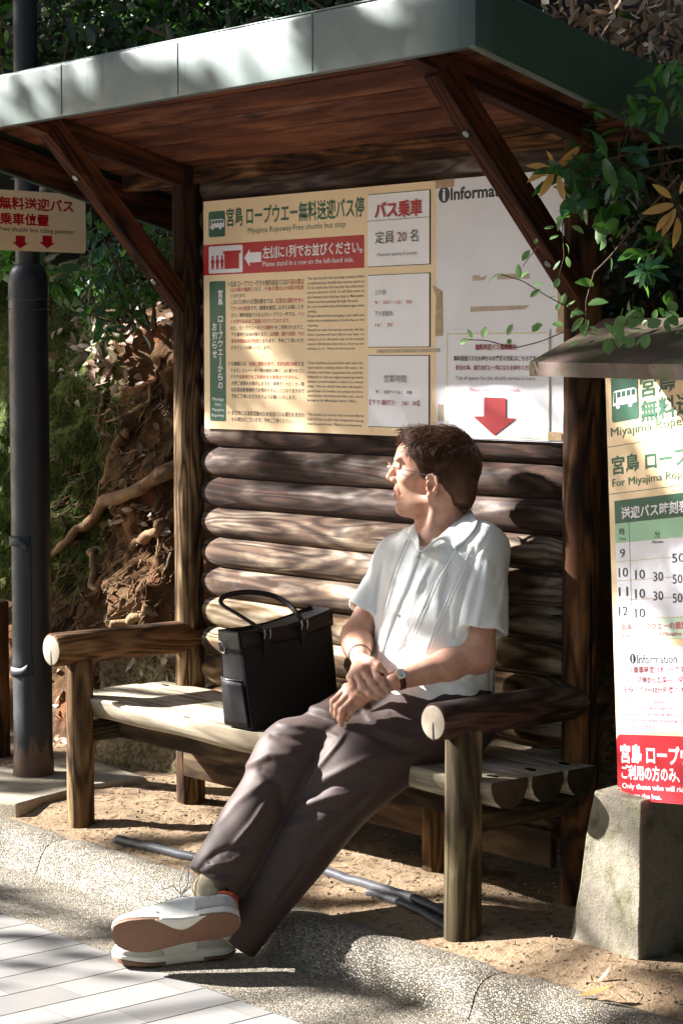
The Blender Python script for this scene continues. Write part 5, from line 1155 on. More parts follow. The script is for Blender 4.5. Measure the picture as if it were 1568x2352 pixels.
def bagface(nm, mat, fn, n=14, m=20, solid=.004, par=None, flip=False):
    b = MB(); b.grid([[fn(i / n, j / m) for j in range(m + 1)] for i in range(n + 1)], flip=flip)
    return put(b.obj(nm, mat, smooth=True, angle=60, solid=solid), par or bag)
b = MB(); rings = []
for k in range(17):
    fz = k / 16; r = .10; ring = []
    for (cx, cy) in ((1, 1), (0, 1), (0, 0), (1, 0)):
        for q in range(5):
            a = {(1, 1): 0, (0, 1): 90, (0, 0): 180, (1, 0): 270}[(cx, cy)] + q * 22.5
            fx = (1 - r if cx else r) + r * math.cos(R_(a)); fy = (1 - r * .37 if cy else r * .37) + r * .37 * math.sin(R_(a)); ring.append(bagpt(fx, fy, fz))
        nx = {(1, 1): (0, 1), (0, 1): (0, 0), (0, 0): (1, 0), (1, 0): (1, 1)}[(cx, cy)]
        for q in (1, 2, 3): 
            fx = cx + (nx[0] - cx) * q / 4; fy = cy + (nx[1] - cy) * q / 4; ring.append(bagpt(min(max(fx, 0), 1), min(max(fy, 0), 1), fz))
    rings.append(ring)
inner = [[(x * .97 + .03 * (bx0 + bx1) / 2, y, z - .012) for x, y, z in rings[-1]]]
b.rings(rings + inner); put(b.obj('body', m_bag, smooth=True, angle=50), bag)
bandf = lambda x, e: (lambda i, j: tuple(np.array(bagpt(x, i, .85 + .15 * j)) + np.array([e, 0, 0])))
bagface('top_band', m_bagl, bandf(1, .0025), par=bag, m=4); bagface('side_band', m_bagl, lambda i, j: tuple(np.array(bagpt(i, 0, .78 + .22 * j)) + np.array([0, -.003, 0])), m=4)
bagface('side_pocket', m_bag, lambda i, j: tuple(np.array(bagpt(.06 + .88 * i, 0, .02 + .48 * j)) + np.array([0, -.006 - .012 * math.sin(math.pi * i) * j, 0])), m=8)
b = MB(); b.tube([tuple(np.array(bagpt(.06 + .88 * i / 10, 0, .505)) + np.array([0, -.007 - .012 * math.sin(math.pi * i / 10), 0])) for i in range(11)], .003, 6); put(b.obj('pocket_trim', m_bagl, smooth=True), bag)
for fx in (.0, 1.0):
    b = MB(); b.tube([tuple(np.array(bagpt(abs(fx - .025), .012, k / 14)) + np.array([0, -.002, 0])) for k in range(15)], .0032, 6); put(b.obj('piping', m_bagl, smooth=True), bag)
m_nick = simple('nickel', lin('#b5aea4'), .3, .05, metal=1)
def handle(xf, pts, name='handle'):
    b = MB(); P = [np.array(p) for p in pts]; T = np.linspace(0, len(P) - 1, 40)
    Q = []
    for t in T:
        i = int(min(t, len(P) - 2)); f = t - i; p0 = P[max(i - 1, 0)]; p1 = P[i]; p2 = P[i + 1]; p3 = P[min(i + 2, len(P) - 1)]
        Q.append(.5 * ((2 * p1) + (-p0 + p2) * f + (2 * p0 - 5 * p1 + 4 * p2 - p3) * f * f + (-p0 + 3 * p1 - 3 * p2 + p3) * f ** 3))
    b.tube(Q, .0088, 8, flat=.6); return put(b.obj(name, m_bagl, smooth=True, angle=180), bag)
ra, rb = at(612, 1456, 'x', bx1 - .032), at(697, 1434, 'x', bx1 - .032)
ta = float((ra - CAM) @ _f)
handle(bx1, [ra, V(586, 1436, ta + .02), V(545, 1410, ta + .06), V(510, 1388, ta + .10), V(512, 1372, ta + .115), V(545, 1362, ta + .13), V(585, 1361, ta + .14), V(628, 1369, ta + .14), V(662, 1388, ta + .12), V(683, 1411, ta + .09), rb])
handle(bx0, [(bx0 - .012, -.32, bz0 + .26), (bx0 - .03, -.32, bz0 + .285), (bx0 - .05, -.31, bz0 + .24), (bx0 - .055, -.23, bz0 + .15), (bx0 - .05, -.15, bz0 + .24), (bx0 - .03, -.14, bz0 + .285), (bx0 - .012, -.14, bz0 + .26)])
for c in (ra, rb):
    b = MB()
    for dy in (-.011, .011): b.tube([c + np.array([.004, dy, -.014]), c + np.array([.008, dy, 0]), c + np.array([.004, dy, .014])], .0018, 6)
    put(b.obj('ring', m_nick, smooth=True), bag)
    b = MB(); b.grid([[c + np.array([.0015 - .00 * k, (-1 + 2 * j / 6) * (.012 - .006 * (k / 8) ** 3), .01 - .095 * k / 8]) for j in range(7)] for k in range(9)]); put(b.obj('handle_tab', m_bagl, smooth=True, solid=.003), bag)
c = np.array(bagpt(.25, 0, .86)); b = MB(); b.tube([c + np.array([.014 * math.cos(a), -.012 - .006 * math.sin(a), .018 * math.sin(a) - .01]) for a in np.linspace(0, 6.283, 17)], .0028, 6); put(b.obj('clip', m_nick, smooth=True), bag)
# ------------------------------------------------------------------ plants, roots, litter, an unseen tree with shaped crown gaps
def leafm(name, c1, c2, rough=.4, trans=.25):
    t = NT(name); t.base(t.mix(t.noise(t.co(), 9, 3), c1, c2)); t.rough(rough); t.b.inputs['Specular IOR Level'].default_value = .5
    tr = t.n('BsdfTranslucent'); tr.inputs[0].default_value = (*[min(1, x * 1.6) for x in c2], 1); mx = t.n('MixShader'); mx.inputs[0].default_value = trans
    t.l(t.b.outputs[0], mx.inputs[1]); t.l(tr.outputs[0], mx.inputs[2]); t.l(mx.outputs[0], t.t.nodes['Material Output'].inputs[0]); return t.m
lf_gloss = leafm('glossy_leaf', lin('#274a2c'), lin('#44704a'), .22); lf_mid = leafm('green_leaf', lin('#2f5a1c'), lin('#4f7d2c'), .45, .35); lf_pale = leafm('pale_vine_leaf', lin('#5a8346'), lin('#7fa565'), .5, .35)
lf_dark = leafm('dark_leaf', lin('#142410'), lin('#2a431c'), .4, .2); lf_or = leafm('orange_young_leaf', lin('#b97a42'), lin('#cfae62'), .4, .35); lf_dead = leafm('dead_leaf', lin('#6d4a30'), lin('#a58a6c'), .6, .1); lf_dead2 = leafm('pale_dead_leaf', lin('#85735f'), lin('#ac9c88'), .55, .1)
m_bark = simple('twig_bark', lin('#5a4836'), .85, .3, 60, bump=.5, bscale=120); m_root = (lambda: (lambda t: (t.base(t.mix(t.g(t.noise(t.co(), 7, 5), .35, .65), lin('#6a4a30'), lin('#9a7d5a'))), t.rough(.85), t.bump(t.noise(t.co((1, 1, .3)), 90, 4, .7), .9, .008), t.m)[-1])(NT('root_bark')))()
def unit(v): return v / (np.linalg.norm(v) + 1e-9)
def leaf(b, p, d, n, L, W, curl=.2, mi=0, seg=4):
    d = unit(np.array(d, float)); n = np.array(n, float); n = unit(n - d * (n @ d)); s = np.cross(d, n); rows = []
    for k in range(seg + 1):
        f = k / seg; w_ = W * (math.sin(math.pi * min(1, f * .92 + .06)) ** .8) * (1 if f < 1 else .05); c = p + d * L * f + n * (-curl * L * f * f)
        rows.append([c - s * w_ / 2 + n * w_ * .12, c, c + s * w_ / 2 + n * w_ * .12])
    b.grid(rows, mi=mi)
def rdir(rg, up=.3):
    v = rg.normal(size=3); v = unit(v); v[2] += up; return unit(v)
def shrub(name, label, cat, c, r, N, L, mat, seed, group=None, twigs=10, up=.2, W=.42, gaps=.0):
    rg = np.random.default_rng(seed); c = np.array(c, float); R0 = root(name, label, cat, Matrix.Translation(Vector(c - np.array([0, 0, r[2]]))), group)
    b = MB(); cl = [c + np.array(r) * unit(rg.normal(size=3)) * rg.uniform(.25, 1) for _ in range(max(6, N // 40))]
    for i in range(N):
        q = cl[rg.integers(len(cl))] + np.array(r) * rg.normal(0, .17, 3); d = unit((q - c) / np.array(r) * .5 + rg.normal(size=3) * .7 + np.array([0, 0, -.15])); l_ = L * rg.uniform(.6, 1.25)
        leaf(b, q, d, rdir(rg, 1.0), l_, l_ * W, rg.uniform(0, .5), mi=int(rg.uniform() < .25) if isinstance(mat, list) else 0, seg=3)
    put(b.obj('foliage', mat, smooth=True, angle=180), R0)
    b = MB()
    for i in range(twigs):
        q = cl[rg.integers(len(cl))]; a = c + np.array([rg.normal(0, .15) * r[0], r[1] * .4, -r[2] * .95]); m = (a + q) / 2 + rg.normal(0, .12, 3) * np.array(r); b.tube([a, m, q, q + (q - m) * .4], [.008, .006, .004, .0015], 5)
    put(b.obj('branches', m_bark, smooth=True), R0); return R0
# shrubs on the bank, left to right
def B_(u, v, t): return V(u, v, t)
G_ = 'dark shrubs growing on the bank behind the roof'
for i, (u, v, t, r, N, L, mt, lb) in enumerate((
    (0, 60, 9.4, (.9, .6, .55), 1500, .075, [lf_dark, lf_mid], 'dark leafy shrub behind the upper lamp post, farthest left'), (300, 60, 9.6, (.8, .6, .5), 1500, .07, [lf_dark, lf_mid], 'dark bush behind the roof just right of the lamp post'),
    (560, 20, 9.6, (.8, .6, .5), 1300, .075, [lf_dark, lf_gloss], 'dark bush above the middle of the green fascia'), (840, -30, 9.5, (.8, .6, .5), 1200, .08, [lf_dark, lf_gloss], 'dark bush at the top edge near the roof corner'),
    (180, -160, 11, (1.5, .8, .7), 1600, .10, [lf_dark, lf_mid], 'large dark shrub high on the bank at the top left'), (700, -200, 11, (1.6, .8, .7), 1500, .11, [lf_dark, lf_dark], 'large dark shrub high on the bank above the roof'))):
    shrub('bank_shrub', lb, 'shrub', B_(u, v, t), r, N, L, mt, 100 + i, G_, 14)
shrub('leafy_shrub', 'bright green leafy shrub hanging behind the lamp post below the position sign', 'shrub', B_(60, 640, 8.0), (.24, .18, .16), 170, .085, [lf_mid, lf_gloss], 131, None, 8)
shrub('twiggy_shrub', 'thin twiggy green shrub between lamp post and left brace', 'shrub', B_(235, 600, 8.1), (.34, .2, .24), 380, .05, [lf_gloss, lf_mid], 132, None, 16)
shrub('bank_fern', 'small feathery green plant on the bank beside the left shelter post', 'plant', B_(345, 590, 8.0), (.16, .12, .16), 420, .03, [lf_mid, lf_mid], 133, None, 8, W=.3)
shrub('bank_fern', 'small green plant on the bank beneath the lower end of the left brace', 'plant', B_(322, 700, 7.95), (.10, .1, .09), 240, .025, [lf_mid, lf_mid], 134, None, 5, W=.5)
shrub('corner_shrub', 'dark shrub filling the upper right corner behind the roof end', 'shrub', B_(1560, 330, 5.9), (.35, .3, .35), 700, .05, [lf_dark, lf_gloss], 136, None, 20)
shrub('dark_thicket', 'very dark thicket behind the right shelter post above the small sign roof', 'shrub', B_(1540, 560, 6.6), (.45, .25, .55), 1100, .06, [lf_dark, lf_dark], 137, None, 24)
# thin bare twigs and roots on the bank
def twig(u0, pts, r, label, name='tree_root', mat=None, cat='root', jit=.012, lift=.02, n=60):
    P = np.array([bankpt(u, v, lift) for u, v in pts]); k = np.linspace(0, len(P) - 1, n); Q = np.stack([np.interp(k, range(len(P)), P[:, i]) for i in range(3)], 1)
    for _ in range(3): Q[1:-1] = (Q[:-2] + 2 * Q[1:-1] + Q[2:]) / 4
    rg = np.random.default_rng(u0); Q += np.stack([np.interp(range(n), range(0, n, 5), rg.normal(0, jit * .8, len(range(0, n, 5)))) for _ in range(3)], 1); rr = np.interp(np.linspace(0, 1, n), [0, .5, 1], r) * (1 + np.interp(range(n), range(0, n, 3), rg.normal(0, .17, len(range(0, n, 3))))); b = MB(); b.tube(Q, list(rr), 11, flat=.75)
    o = setM(b.obj(name, mat or m_root, smooth=True, angle=180), Matrix()); tag(o, label, cat, 'roots and twigs on the bank')
twig(1, [(425, 1040), (372, 1085), (330, 1118), (270, 1145), (225, 1175), (190, 1215), (150, 1245), (110, 1280)], (.045, .032, .018), 'thickest bare root running down the bank from the left post towards the lamp post', lift=.045)
twig(2, [(300, 990), (268, 1030), (252, 1070), (238, 1110)], (.028, .02, .012), 'short mossy root above the thickest root')
twig(3, [(216, 1262), (220, 1310), (214, 1350), (206, 1392)], (.022, .018, .014), 'grey vertical root stub hanging below the thickest root', lift=.04)
twig(4, [(345, 1400), (300, 1420), (262, 1445), (235, 1490), (212, 1550), (196, 1610)], (.024, .022, .014), 'reddish root above the left armrest, curving down')
twig(5, [(410, 1170), (360, 1215), (310, 1250), (270, 1300)], (.020, .022, .010), 'rough brown root crossing the orange soil beside the left post')
twig(6, [(270, 915), (258, 1000), (250, 1070), (230, 1130), (222, 1190)], (.006, .006, .004), 'thin hanging root tendril in the moss', jit=.02)
twig(7, [(240, 900), (236, 960), (226, 1010)], (.009, .008, .005), 'thin woody stem above the moss', mat=m_bark)
twig(8, [(130, 690), (170, 690), (200, 700), (232, 690), (250, 640)], (.006, .007, .005), 'bent grey twig beside the leaf litter', mat=m_bark, lift=.1)
twig(9, [(225, 700), (212, 640), (200, 560), (195, 480)], (.004, .004, .003), 'straight grey twig behind the left brace', mat=m_bark, lift=.14)
twig(10, [(375, 820), (362, 880), (330, 930), (290, 960)], (.009, .011, .006), 'curved brown root beside the post above the litter', lift=.03)
for i, pts in enumerate(([(1270, 30), (1310, 90), (1350, 60), (1420, 20)], [(1360, 120), (1440, 100), (1500, 60), (1568, 30)], [(330, 60), (450, 110), (600, 40)], [(700, -10), (800, 60), (930, 30)])):
    P = [V(u, v, 7.0 if u > 1200 else 8.6) for u, v in pts]; b = MB(); b.tube(P, [.007, .009, .007, .004][:len(P)], 7); o = setM(b.obj('bare_branch', m_bark, smooth=True), Matrix())
    tag(o, ('bare branch above the right roof end, nearer the corner', 'bare branch crossing the top right corner', 'bare branch in the dark foliage right of the lamp post', 'bare branch in the dark foliage above the fascia')[i], 'branch', 'roots and twigs on the bank')
# leaf litter on the bank and on the slope at the top right
rg = np.random.default_rng(78); b = MB()
for i in range(330):                                 # dense fine rootlets in the soil of the bank
    u, v = rg.uniform(130, 420), rg.uniform(880, 1480); a = rg.normal(2.3, .5); L_ = rg.uniform(15, 75); pts = []
    for k in range(6): pts.append(bankpt(u + math.cos(a) * L_ * k / 5 + rg.normal(0, 2.5), v + math.sin(a) * L_ * k / 5 + rg.normal(0, 2.5), .006 + .012 * math.sin(k / 5 * 3.14)))
    r_ = rg.uniform(.0012, .0045) * (1.8 if rg.uniform() < .08 else 1); b.tube(pts, [r_, r_, r_ * .9, r_ * .8, r_ * .6, r_ * .3], 5, mi=int(rg.uniform() < .5))
tag(setM(b.obj('fine_roots', [m_root, m_bark], smooth=True, angle=180), Matrix()), 'dense fine roots covering the soil of the bank', 'roots', kind='stuff')
rg = np.random.default_rng(77); b = MB()
for (u, v, su, sv, N) in ((290, 745, 45, 24, 60), (225, 800, 40, 34, 80), (240, 860, 50, 40, 70), (300, 1150, 60, 90, 40), (320, 680, 40, 30, 60), (190, 1640, 40, 50, 60), (330, 1480, 50, 60, 20)):
    for i in range(N):
        p = bankpt(u + rg.normal(0, su), v + rg.normal(0, sv), .015); leaf(b, p, unit(rg.normal(size=3) * np.array([1, .5, .35])), unit(np.array([.3, -1, .8]) + rg.normal(0, .5, 3)), rg.uniform(.03, .075), rg.uniform(.015, .034), rg.uniform(-.5, .7), mi=int(rg.uniform() < .5), seg=3)
for i in range(420):
    u, v = rg.uniform(1240, 1600), rg.uniform(-40, 210); p = V(u, v, rg.uniform(6.7, 7.4)); leaf(b, p, unit(rg.normal(size=3)), unit(rg.normal(size=3)), rg.uniform(.03, .08), rg.uniform(.012, .03), rg.uniform(-.5, .7), mi=int(rg.uniform() < .35), seg=3)
tag(setM(b.obj('leaf_litter', [lf_dead, lf_dead2], smooth=True, angle=180), Matrix()), 'dry brown leaves caught on the bank', 'leaf litter', kind='stuff')
b = MB()
for i in range(16000):                                # hanging moss on the left of the bank
    u, v = rg.uniform(0, 330), rg.uniform(860, 1420)
    if rg.uniform() < np.clip((u - 120) / 190 + (v - 1100) / 380, 0, 1): continue
    p = bankpt(u, v, .004); l_ = rg.uniform(.008, .03); d = unit(np.array([rg.normal(0, .25), -.45, -1 + rg.normal(0, .3)])); leaf(b, p, d, np.array([.5, -1, .2]), l_, rg.uniform(.0015, .004), .1, mi=int(rg.uniform() < .4), seg=2)
m_moss = leafm('moss', lin('#2a3a0e'), lin('#485c1a'), .8, .2); m_moss2 = leafm('bright_moss', lin('#566a22'), lin('#7c8c38'), .8, .2)
tag(setM(b.obj('hanging_moss', [m_moss, m_moss2]), Matrix()), 'green moss hanging on the bank behind the lamp post', 'moss', kind='stuff')
b = MB()
for i in range(1500):                                # crumbs, needles and grit on the dirt
    x, y = rg.uniform(-.8, 2.9), rg.uniform(-.55, .15); z = float(gz_(np.array([x]), np.array([y]))[0])
    if rg.uniform() < .45: a = rg.uniform(0, 6.28); l_ = rg.uniform(.01, .045); d = np.array([math.cos(a), math.sin(a), .05]); b.tube([np.array([x, y, z + .002]), np.array([x, y, z + .002]) + d * l_], [.0011, .0007], 4, mi=0)
    else:
        r_ = rg.uniform(.002, .006); b.rings([[(x + r_ * s_ * math.cos(a + i), y + r_ * s_ * math.sin(a + i), z + r_ * h_) for a in np.linspace(0, 6.28, 6)[:-1]] for s_, h_ in ((.8, -.3), (1, .3), (.5, .8))], mi=int(1 + (rg.uniform() < .4)))
tag(setM(b.obj('ground_litter', [m_bark, m_conc, m_dirt]), Matrix()), 'grit, needles and crumbs scattered on the dirt', 'ground litter', kind='stuff')
lf_och = leafm('ochre_leaf', lin('#7a5a2c'), lin('#957440'), .6, .1)
for i, (u, v, L_, mt, lb) in enumerate(((1330, 2290, 0.085, lf_och, 'long ochre leaf lying on the kerb in front of the concrete block'), (1372, 2300, .06, lf_dead, 'dull green brown leaf lying beside the ochre leaf'), (1372, 2258, .035, lf_dead2, 'small curled pale leaf on the dirt before the concrete block'), (1062, 2118, .05, lf_or, 'ochre leaf against the foot of the right bench post'), (1085, 2130, .03, lf_or, 'small red brown leaf at the right bench post'))):
    p = at(u, v, 'z', -.025); a = (.7, .3, 1.2, 2.2, .4)[i]; p[2] = (-.021 if p[1] < -.56 else float(gz_(np.array([p[0]]), np.array([p[1]]))[0]) + .004); b = MB(); leaf(b, p, np.array([math.cos(a), math.sin(a), .12]), np.array([.1, -.1, 1]), L_, L_ * .36, -.25 if i != 2 else -.9)
    tag(setM(b.obj('fallen_leaf', mt, smooth=True, angle=180), Matrix()), lb, 'leaf', 'fallen leaves on the ground')
# --- vine and glossy shrub hanging in from the right
vin = root('climbing_vine', 'trailing vine with small pale leaves hanging in front of the white board', 'vine', Matrix.Translation(Vector(V(1400, 700, 5.3))))
st = MB(); lv = MB()
def stem(pts, r=.0014, leaves=(), par=st, lsz=.037, lb=lv):
    P = [np.array(V(*p)) for p in pts]; k = np.linspace(0, len(P) - 1, 24); Q = np.stack([np.interp(k, range(len(P)), np.array(P)[:, i]) for i in range(3)], 1); Q[1:-1] = (Q[:-2] + 2 * Q[1:-1] + Q[2:]) / 4; par.tube(Q, r, 5)
    for (u, v, du, dv, s) in leaves:
        p = V(u, v, pts[0][2] + rg.normal(0, .008)); d = _r * du - _u * dv + _f * rg.normal(0, .35); leaf(lb, p, d, -_f + _u * .9 + rg.normal(0, .35, 3), lsz * s * rg.uniform(.8, 1.15), lsz * s * rg.uniform(.40, .62), rg.uniform(-.2, .6))
t5 = 5.35
stem([(1345, 735, t5), (1310, 710, t5), (1255, 680, t5), (1200, 645, t5), (1150, 630, t5)], .0014, [(1150, 630, -1, .1, .9), (1192, 640, -.1, -1, .9), (1196, 638, .5, -.7, .8), (1225, 658, .9, -.5, .9), (1240, 665, -.8, .6, 1.), (1262, 684, 1, -.3, .7), (1290, 700, .3, -1, .8), (1300, 705, .9, -.6, .8), (1283, 697, -.3, .9, .6)])
stem([(1345, 745, t5), (1300, 760, t5), (1240, 785, t5), (1180, 800, t5), (1120, 815, t5) if 0 else (1120, 782, t5), (1075, 780, t5)], .0014, [(1075, 780, -1, .3, .8), (1083, 778, -.3, -.9, .7), (1110, 776, .1, -1, .9), (1165, 770, .5, -1, .9), (1170, 778, -.2, 1, .6), (1222, 762, .6, -.8, 1.), (1225, 752, .9, -.5, .8), (1268, 745, 1, -.1, .9), (1310, 730, .6, -.9, .8)])
stem([(1365, 620, 5.3), (1345, 690, 5.32), (1345, 740, t5)], .0016, [(1350, 700, .9, -.3, 1.4), (1338, 730, -.7, .7, 1.1), (1350, 735, -.4, .9, 1.0), (1330, 745, .5, .8, .9), (1340, 720, -.9, -.2, 1.0)])
stem([(1560, 402, 5.2), (1500, 470, 5.25), (1440, 540, 5.28), (1400, 590, 5.3), (1365, 625, 5.3)], .0024, [])
stem([(1235, 565, 5.5), (1215, 590, 5.5), (1200, 612, 5.5)], .0010, [(1215, 575, -.7, .9, .8), (1228, 560, .2, -.8, .5)])
stem([(1300, 470, 5.45), (1290, 530, 5.45), (1295, 590, 5.45), (1280, 640, 5.45)], .0012, [(1290, 500, -.6, .8, .9), (1282, 540, -.8, .5, .8), (1298, 560, .7, .7, .8), (1300, 590, .2, 1, .8), (1282, 640, -.4, 1, .9), (1272, 520, -.9, .3, .8), (1312, 520, .9, .3, .9), (1285, 600, -.5, .9, .7)])
for k in range(60):
    u, v = rg.uniform(1180, 1568), rg.uniform(700, 800); 
    if v < 745 - (u - 1385) * .15 - (0 if u > 1385 else (1385 - u) * -.55): continue
    p = V(u, v - 14, 5.08 + rg.normal(0, .05)) if u > 1330 else V(u, v, 5.3)
    if u > 1330: leaf(lv, p, _r * rg.normal() + _u * rg.normal(0, .4), _u + rg.normal(0, .5, 3) - _f * .5, .04 * rg.uniform(.6, 1.2), .028, .1)
put(st.obj('stem', m_bark, smooth=True), vin); put(lv.obj('leaves', lf_pale, smooth=True, angle=180), vin)
gl_ = root('glossy_shrub', 'glossy leaved shrub with orange young leaves overhanging the right brace', 'shrub', Matrix.Translation(Vector(V(1568, 500, 5.3)))); st = MB(); ga = MB(); og = MB(); gm = MB()
def cluster(u, v, t, su, sv, N, L, bld, down=.5, W=.42, bias=(0, 0)):
    for i in range(N):
        q = V(u + rg.normal(0, su), v + rg.normal(0, sv), t + rg.normal(0, .05)); d = _r * (rg.normal() + bias[0]) * .8 - _u * (rg.normal() * .6 + down) + _f * rg.normal() * .6; l_ = L * rg.uniform(.65, 1.25); leaf(bld, q, d, -_f * .6 + _u + rg.normal(0, .5, 3), l_, l_ * W, rg.uniform(-.1, .5))
stem([(1600, 330, 5.3), (1480, 345, 5.35), (1380, 370, 5.4), (1300, 385, 5.45), (1262, 395, 5.45)], .003, [], st); stem([(1600, 360, 5.3), (1500, 380, 5.35), (1400, 400, 5.4), (1330, 430, 5.42)], .003, [], st); stem([(1330, 430, 5.42), (1300, 470, 5.44), (1290, 520, 5.45)], .002, [], st)
cluster(1315, 395, 5.42, 30, 20, 36, .066, ga, .35); cluster(1390, 375, 5.38, 34, 18, 28, .066, ga, .55); cluster(1320, 455, 5.43, 24, 24, 18, .055, ga, .7); cluster(1435, 415, 5.36, 22, 22, 15, .058, ga, .8); cluster(1400, 500, 5.36, 30, 26, 14, .045, gm, .3, .7); cluster(1480, 560, 5.3, 40, 40, 16, .045, gm, .2, .7)
for (u, v, du, dv, s) in ((1262, 385, -1, -.1, 1), (1262, 390, -.9, .4, 1.1), (1270, 395, -.5, 1, 1.2), (1282, 400, .1, 1, 1.2), (1275, 385, .6, -.4, 1.2), (1285, 380, .8, -.8, 1.0), (1300, 372, .8, -.9, .8), (1272, 380, -.4, -.8, .7)): leaf(og, V(u, v, 5.42), _r * du - _u * dv - _f * .3, -_f * .8 + _u * .6 + rg.normal(0, .5, 3), .062 * s, .019 * s, rg.uniform(.1, .6))
for (u, v, du, dv, s) in ((1545, 470, -1, .3, 1.2), (1550, 480, -.6, 1, 1.3), (1560, 470, .5, 1, 1.2), (1540, 455, -.8, -.6, 1), (1560, 445, .4, -1, 1.1), (1568, 460, 1, .2, 1.3), (1538, 490, -.8, .8, 1), (1555, 500, 0, 1, 1.2), (1572, 500, .3, .9, 1.2)): leaf(og, V(u, v, 5.2), _r * du - _u * dv - _f * .3, -_f * .8 + _u * .6 + rg.normal(0, .5, 3), .058 * s, .019 * s, rg.uniform(.1, .6))
for k in range(13):
    a = k * 2.4 + rg.normal(0, .2); leaf(ga, V(1487, 622, 5.22), _r * math.cos(a) - _u * math.sin(a) * .9 - _f * .4 * (k % 3) + rg.normal(0, .15, 3), -_f + _u * .6 + rg.normal(0, .3, 3), .048 * rg.uniform(.7, 1.2), .019, .45)
stem([(1487, 622, 5.24), (1510, 560, 5.24), (1560, 520, 5.24)], .0022, [], st)
cluster(1500, 712, 5.2, 45, 12, 12, .034, gm, .3, .7); cluster(1500, 250, 5.3, 50, 30, 34, .05, gm, -.1, .4, (-.3, 0)); cluster(1400, 250, 5.4, 40, 16, 9, .05, gm, 0, .4, (-.5, 0)); cluster(1555, 180, 5.3, 25, 30, 20, .05, gm, 0, .4)
for k in range(14):
    u, v = rg.uniform(1400, 1568), rg.uniform(200, 620); stem([(u, v, 5.35), (u + rg.normal(0, 40), v + rg.normal(0, 40), 5.35), (u + rg.normal(30, 60), v + rg.normal(-20, 60), 5.35)], .0014, [], st)
put(st.obj('stem', m_bark, smooth=True), gl_); ga.mi = [int(rg.uniform() < .22) for _ in range(len(ga.f) // 8) for _ in range(8)][:len(ga.f)] + [0] * (len(ga.f) - 8 * (len(ga.f) // 8))
put(ga.obj('leaves', [lf_gloss, lf_mid], smooth=True, angle=180), gl_); put(og.obj('young_leaves', lf_or, smooth=True, angle=180), gl_); put(gm.obj('small_leaves', lf_mid, smooth=True, angle=180), gl_)
# weathered post at the left edge
log('wooden_post', at(0, 1690, 'y', -.10) * np.array([1, 1, 0]) + np.array([-.02, 0, -.1]), at(0, 1690, 'y', -.10) * np.array([1, 1, 0]) + np.array([-.02, 0, .60]), .05, [wd_postd, egd], None, seed=91)
tag(bpy.data.objects['wooden_post'], 'short brown wooden post at the left edge behind the lamp post', 'post')
# ------------------------------------------------------------------ unseen added tree, crown gaps shaped to cast the sun patches
e1 = np.cross([0, 0, 1.], SDIR); e1 /= np.linalg.norm(e1); e2 = np.cross(SDIR, e1)
LIT = []; GROW = .032
def lit(P, r, w_=1.0): LIT.append((P @ e1, P @ e2, r, w_))
def many(fn, L):
    for q in L: lit(fn(q[0], q[1]), q[2], q[3] if len(q) > 3 else 1.0)
many(lambda u, v: at(u, v, 'y', -.80), [(12, 225, .035), (95, 208, .02), (150, 185, .015, .8), (235, 200, .02, .7), (60, 265, .015, .8), (325, 150, .035), (390, 150, .05), (440, 135, .04), (490, 120, .06), (560, 112, .06), (620, 105, .06), (680, 100, .07), (720, 110, .04), (805, 60, .01, .6), (905, 105, .015, .9), (962, 12, .02), (1015, 25, .005, .8), (270, 255, .0, .9), (345, 190, .02)])
many(lambda u, v: at(u, v, 'y', -.03), [(500, 1255, .12), (520, 1265, .12), (610, 1285, .14), (700, 1300, .14), (800, 1265, .12), (500, 1400, .12), (560, 1340, .15), (650, 1370, .10), (760, 1350, .13), (530, 1400, .08), (860, 1200, .05), (800, 1130, .05, .6), (850, 1085, .05, .8), (700, 1090, .04, .6), (560, 1190, .06, .7), (1075, 1170, .05), (1250, 1110, .05, .6), (640, 930, .03, .7), (610, 970, .03, .7), (1100, 985, .05), (1180, 985, .07), (1270, 985, .06)])
many(lambda u, v: at(u, v, 'y', -.05), [(412, 1010, .05), (410, 1080, .06), (408, 1160, .06), (408, 1240, .08), (405, 1330, .08), (405, 1420, .07), (405, 1700, .07)])
many(lambda u, v: V(u, v, 6.12), [(915, 1045, .045), (900, 1100, .05), (912, 1160, .04), (920, 1000, .05, .6), (905, 1245, .03, .8), (868, 1340, .05), (890, 1300, .05), (1000, 1315, .045, .7), (935, 1330, .06), (975, 1380, .085), (925, 1410, .08), (900, 1460, .04), (945, 1445, .05), (1030, 1330, .02, .6)])
many(lambda u, v: V(u, v, 6.02), [(803, 1455, .05), (840, 1560, .05), (786, 1610, .06), (740, 1640, .06), (640, 1700, .05), (545, 1830, .08), (505, 1900, .08), (480, 1960, .045), (700, 1830, .05), (900, 1670, .03), (400, 2075, .09), (310, 2130, .09), (320, 2205, .06), (500, 2205, .035), (500, 2090, .05)])
many(lambda u, v: at(u, v, 'z', .40), [(250, 1606, .08), (290, 1612, .10), (390, 1635, .11), (460, 1655, .11), (330, 1575, .05), (430, 1690, .06), (560, 1690, .05), (480, 1590, .05), (530, 1590, .06, .5)])
many(lambda u, v: at(u, v, 'x', .0), [(118, 1487, .06), (165, 1560, .04), (162, 1650, .05), (160, 1750, .06), (160, 1850, .06), (200, 1455, .03, .5)])
many(lambda u, v: at(u, v, 'z', -.01), [(30, 1862, .13), (110, 1872, .11), (250, 1872, .11), (330, 1850, .11), (400, 1825, .09), (520, 1800, .11), (440, 1885, .07), (480, 1955, .05), (900, 1960, .11), (970, 1985, .09), (820, 2010, .07), (860, 2040, .06), (1180, 2040, .11), (1235, 2005, .08), (1150, 2150, .09), (1250, 2190, .09), (700, 1995, .06), (1010, 2095, .05), (1400, 2235, .05, .5), (130, 1720, .08, .7), (30, 1790, .10, .7), (130, 1780, .07, .6)])
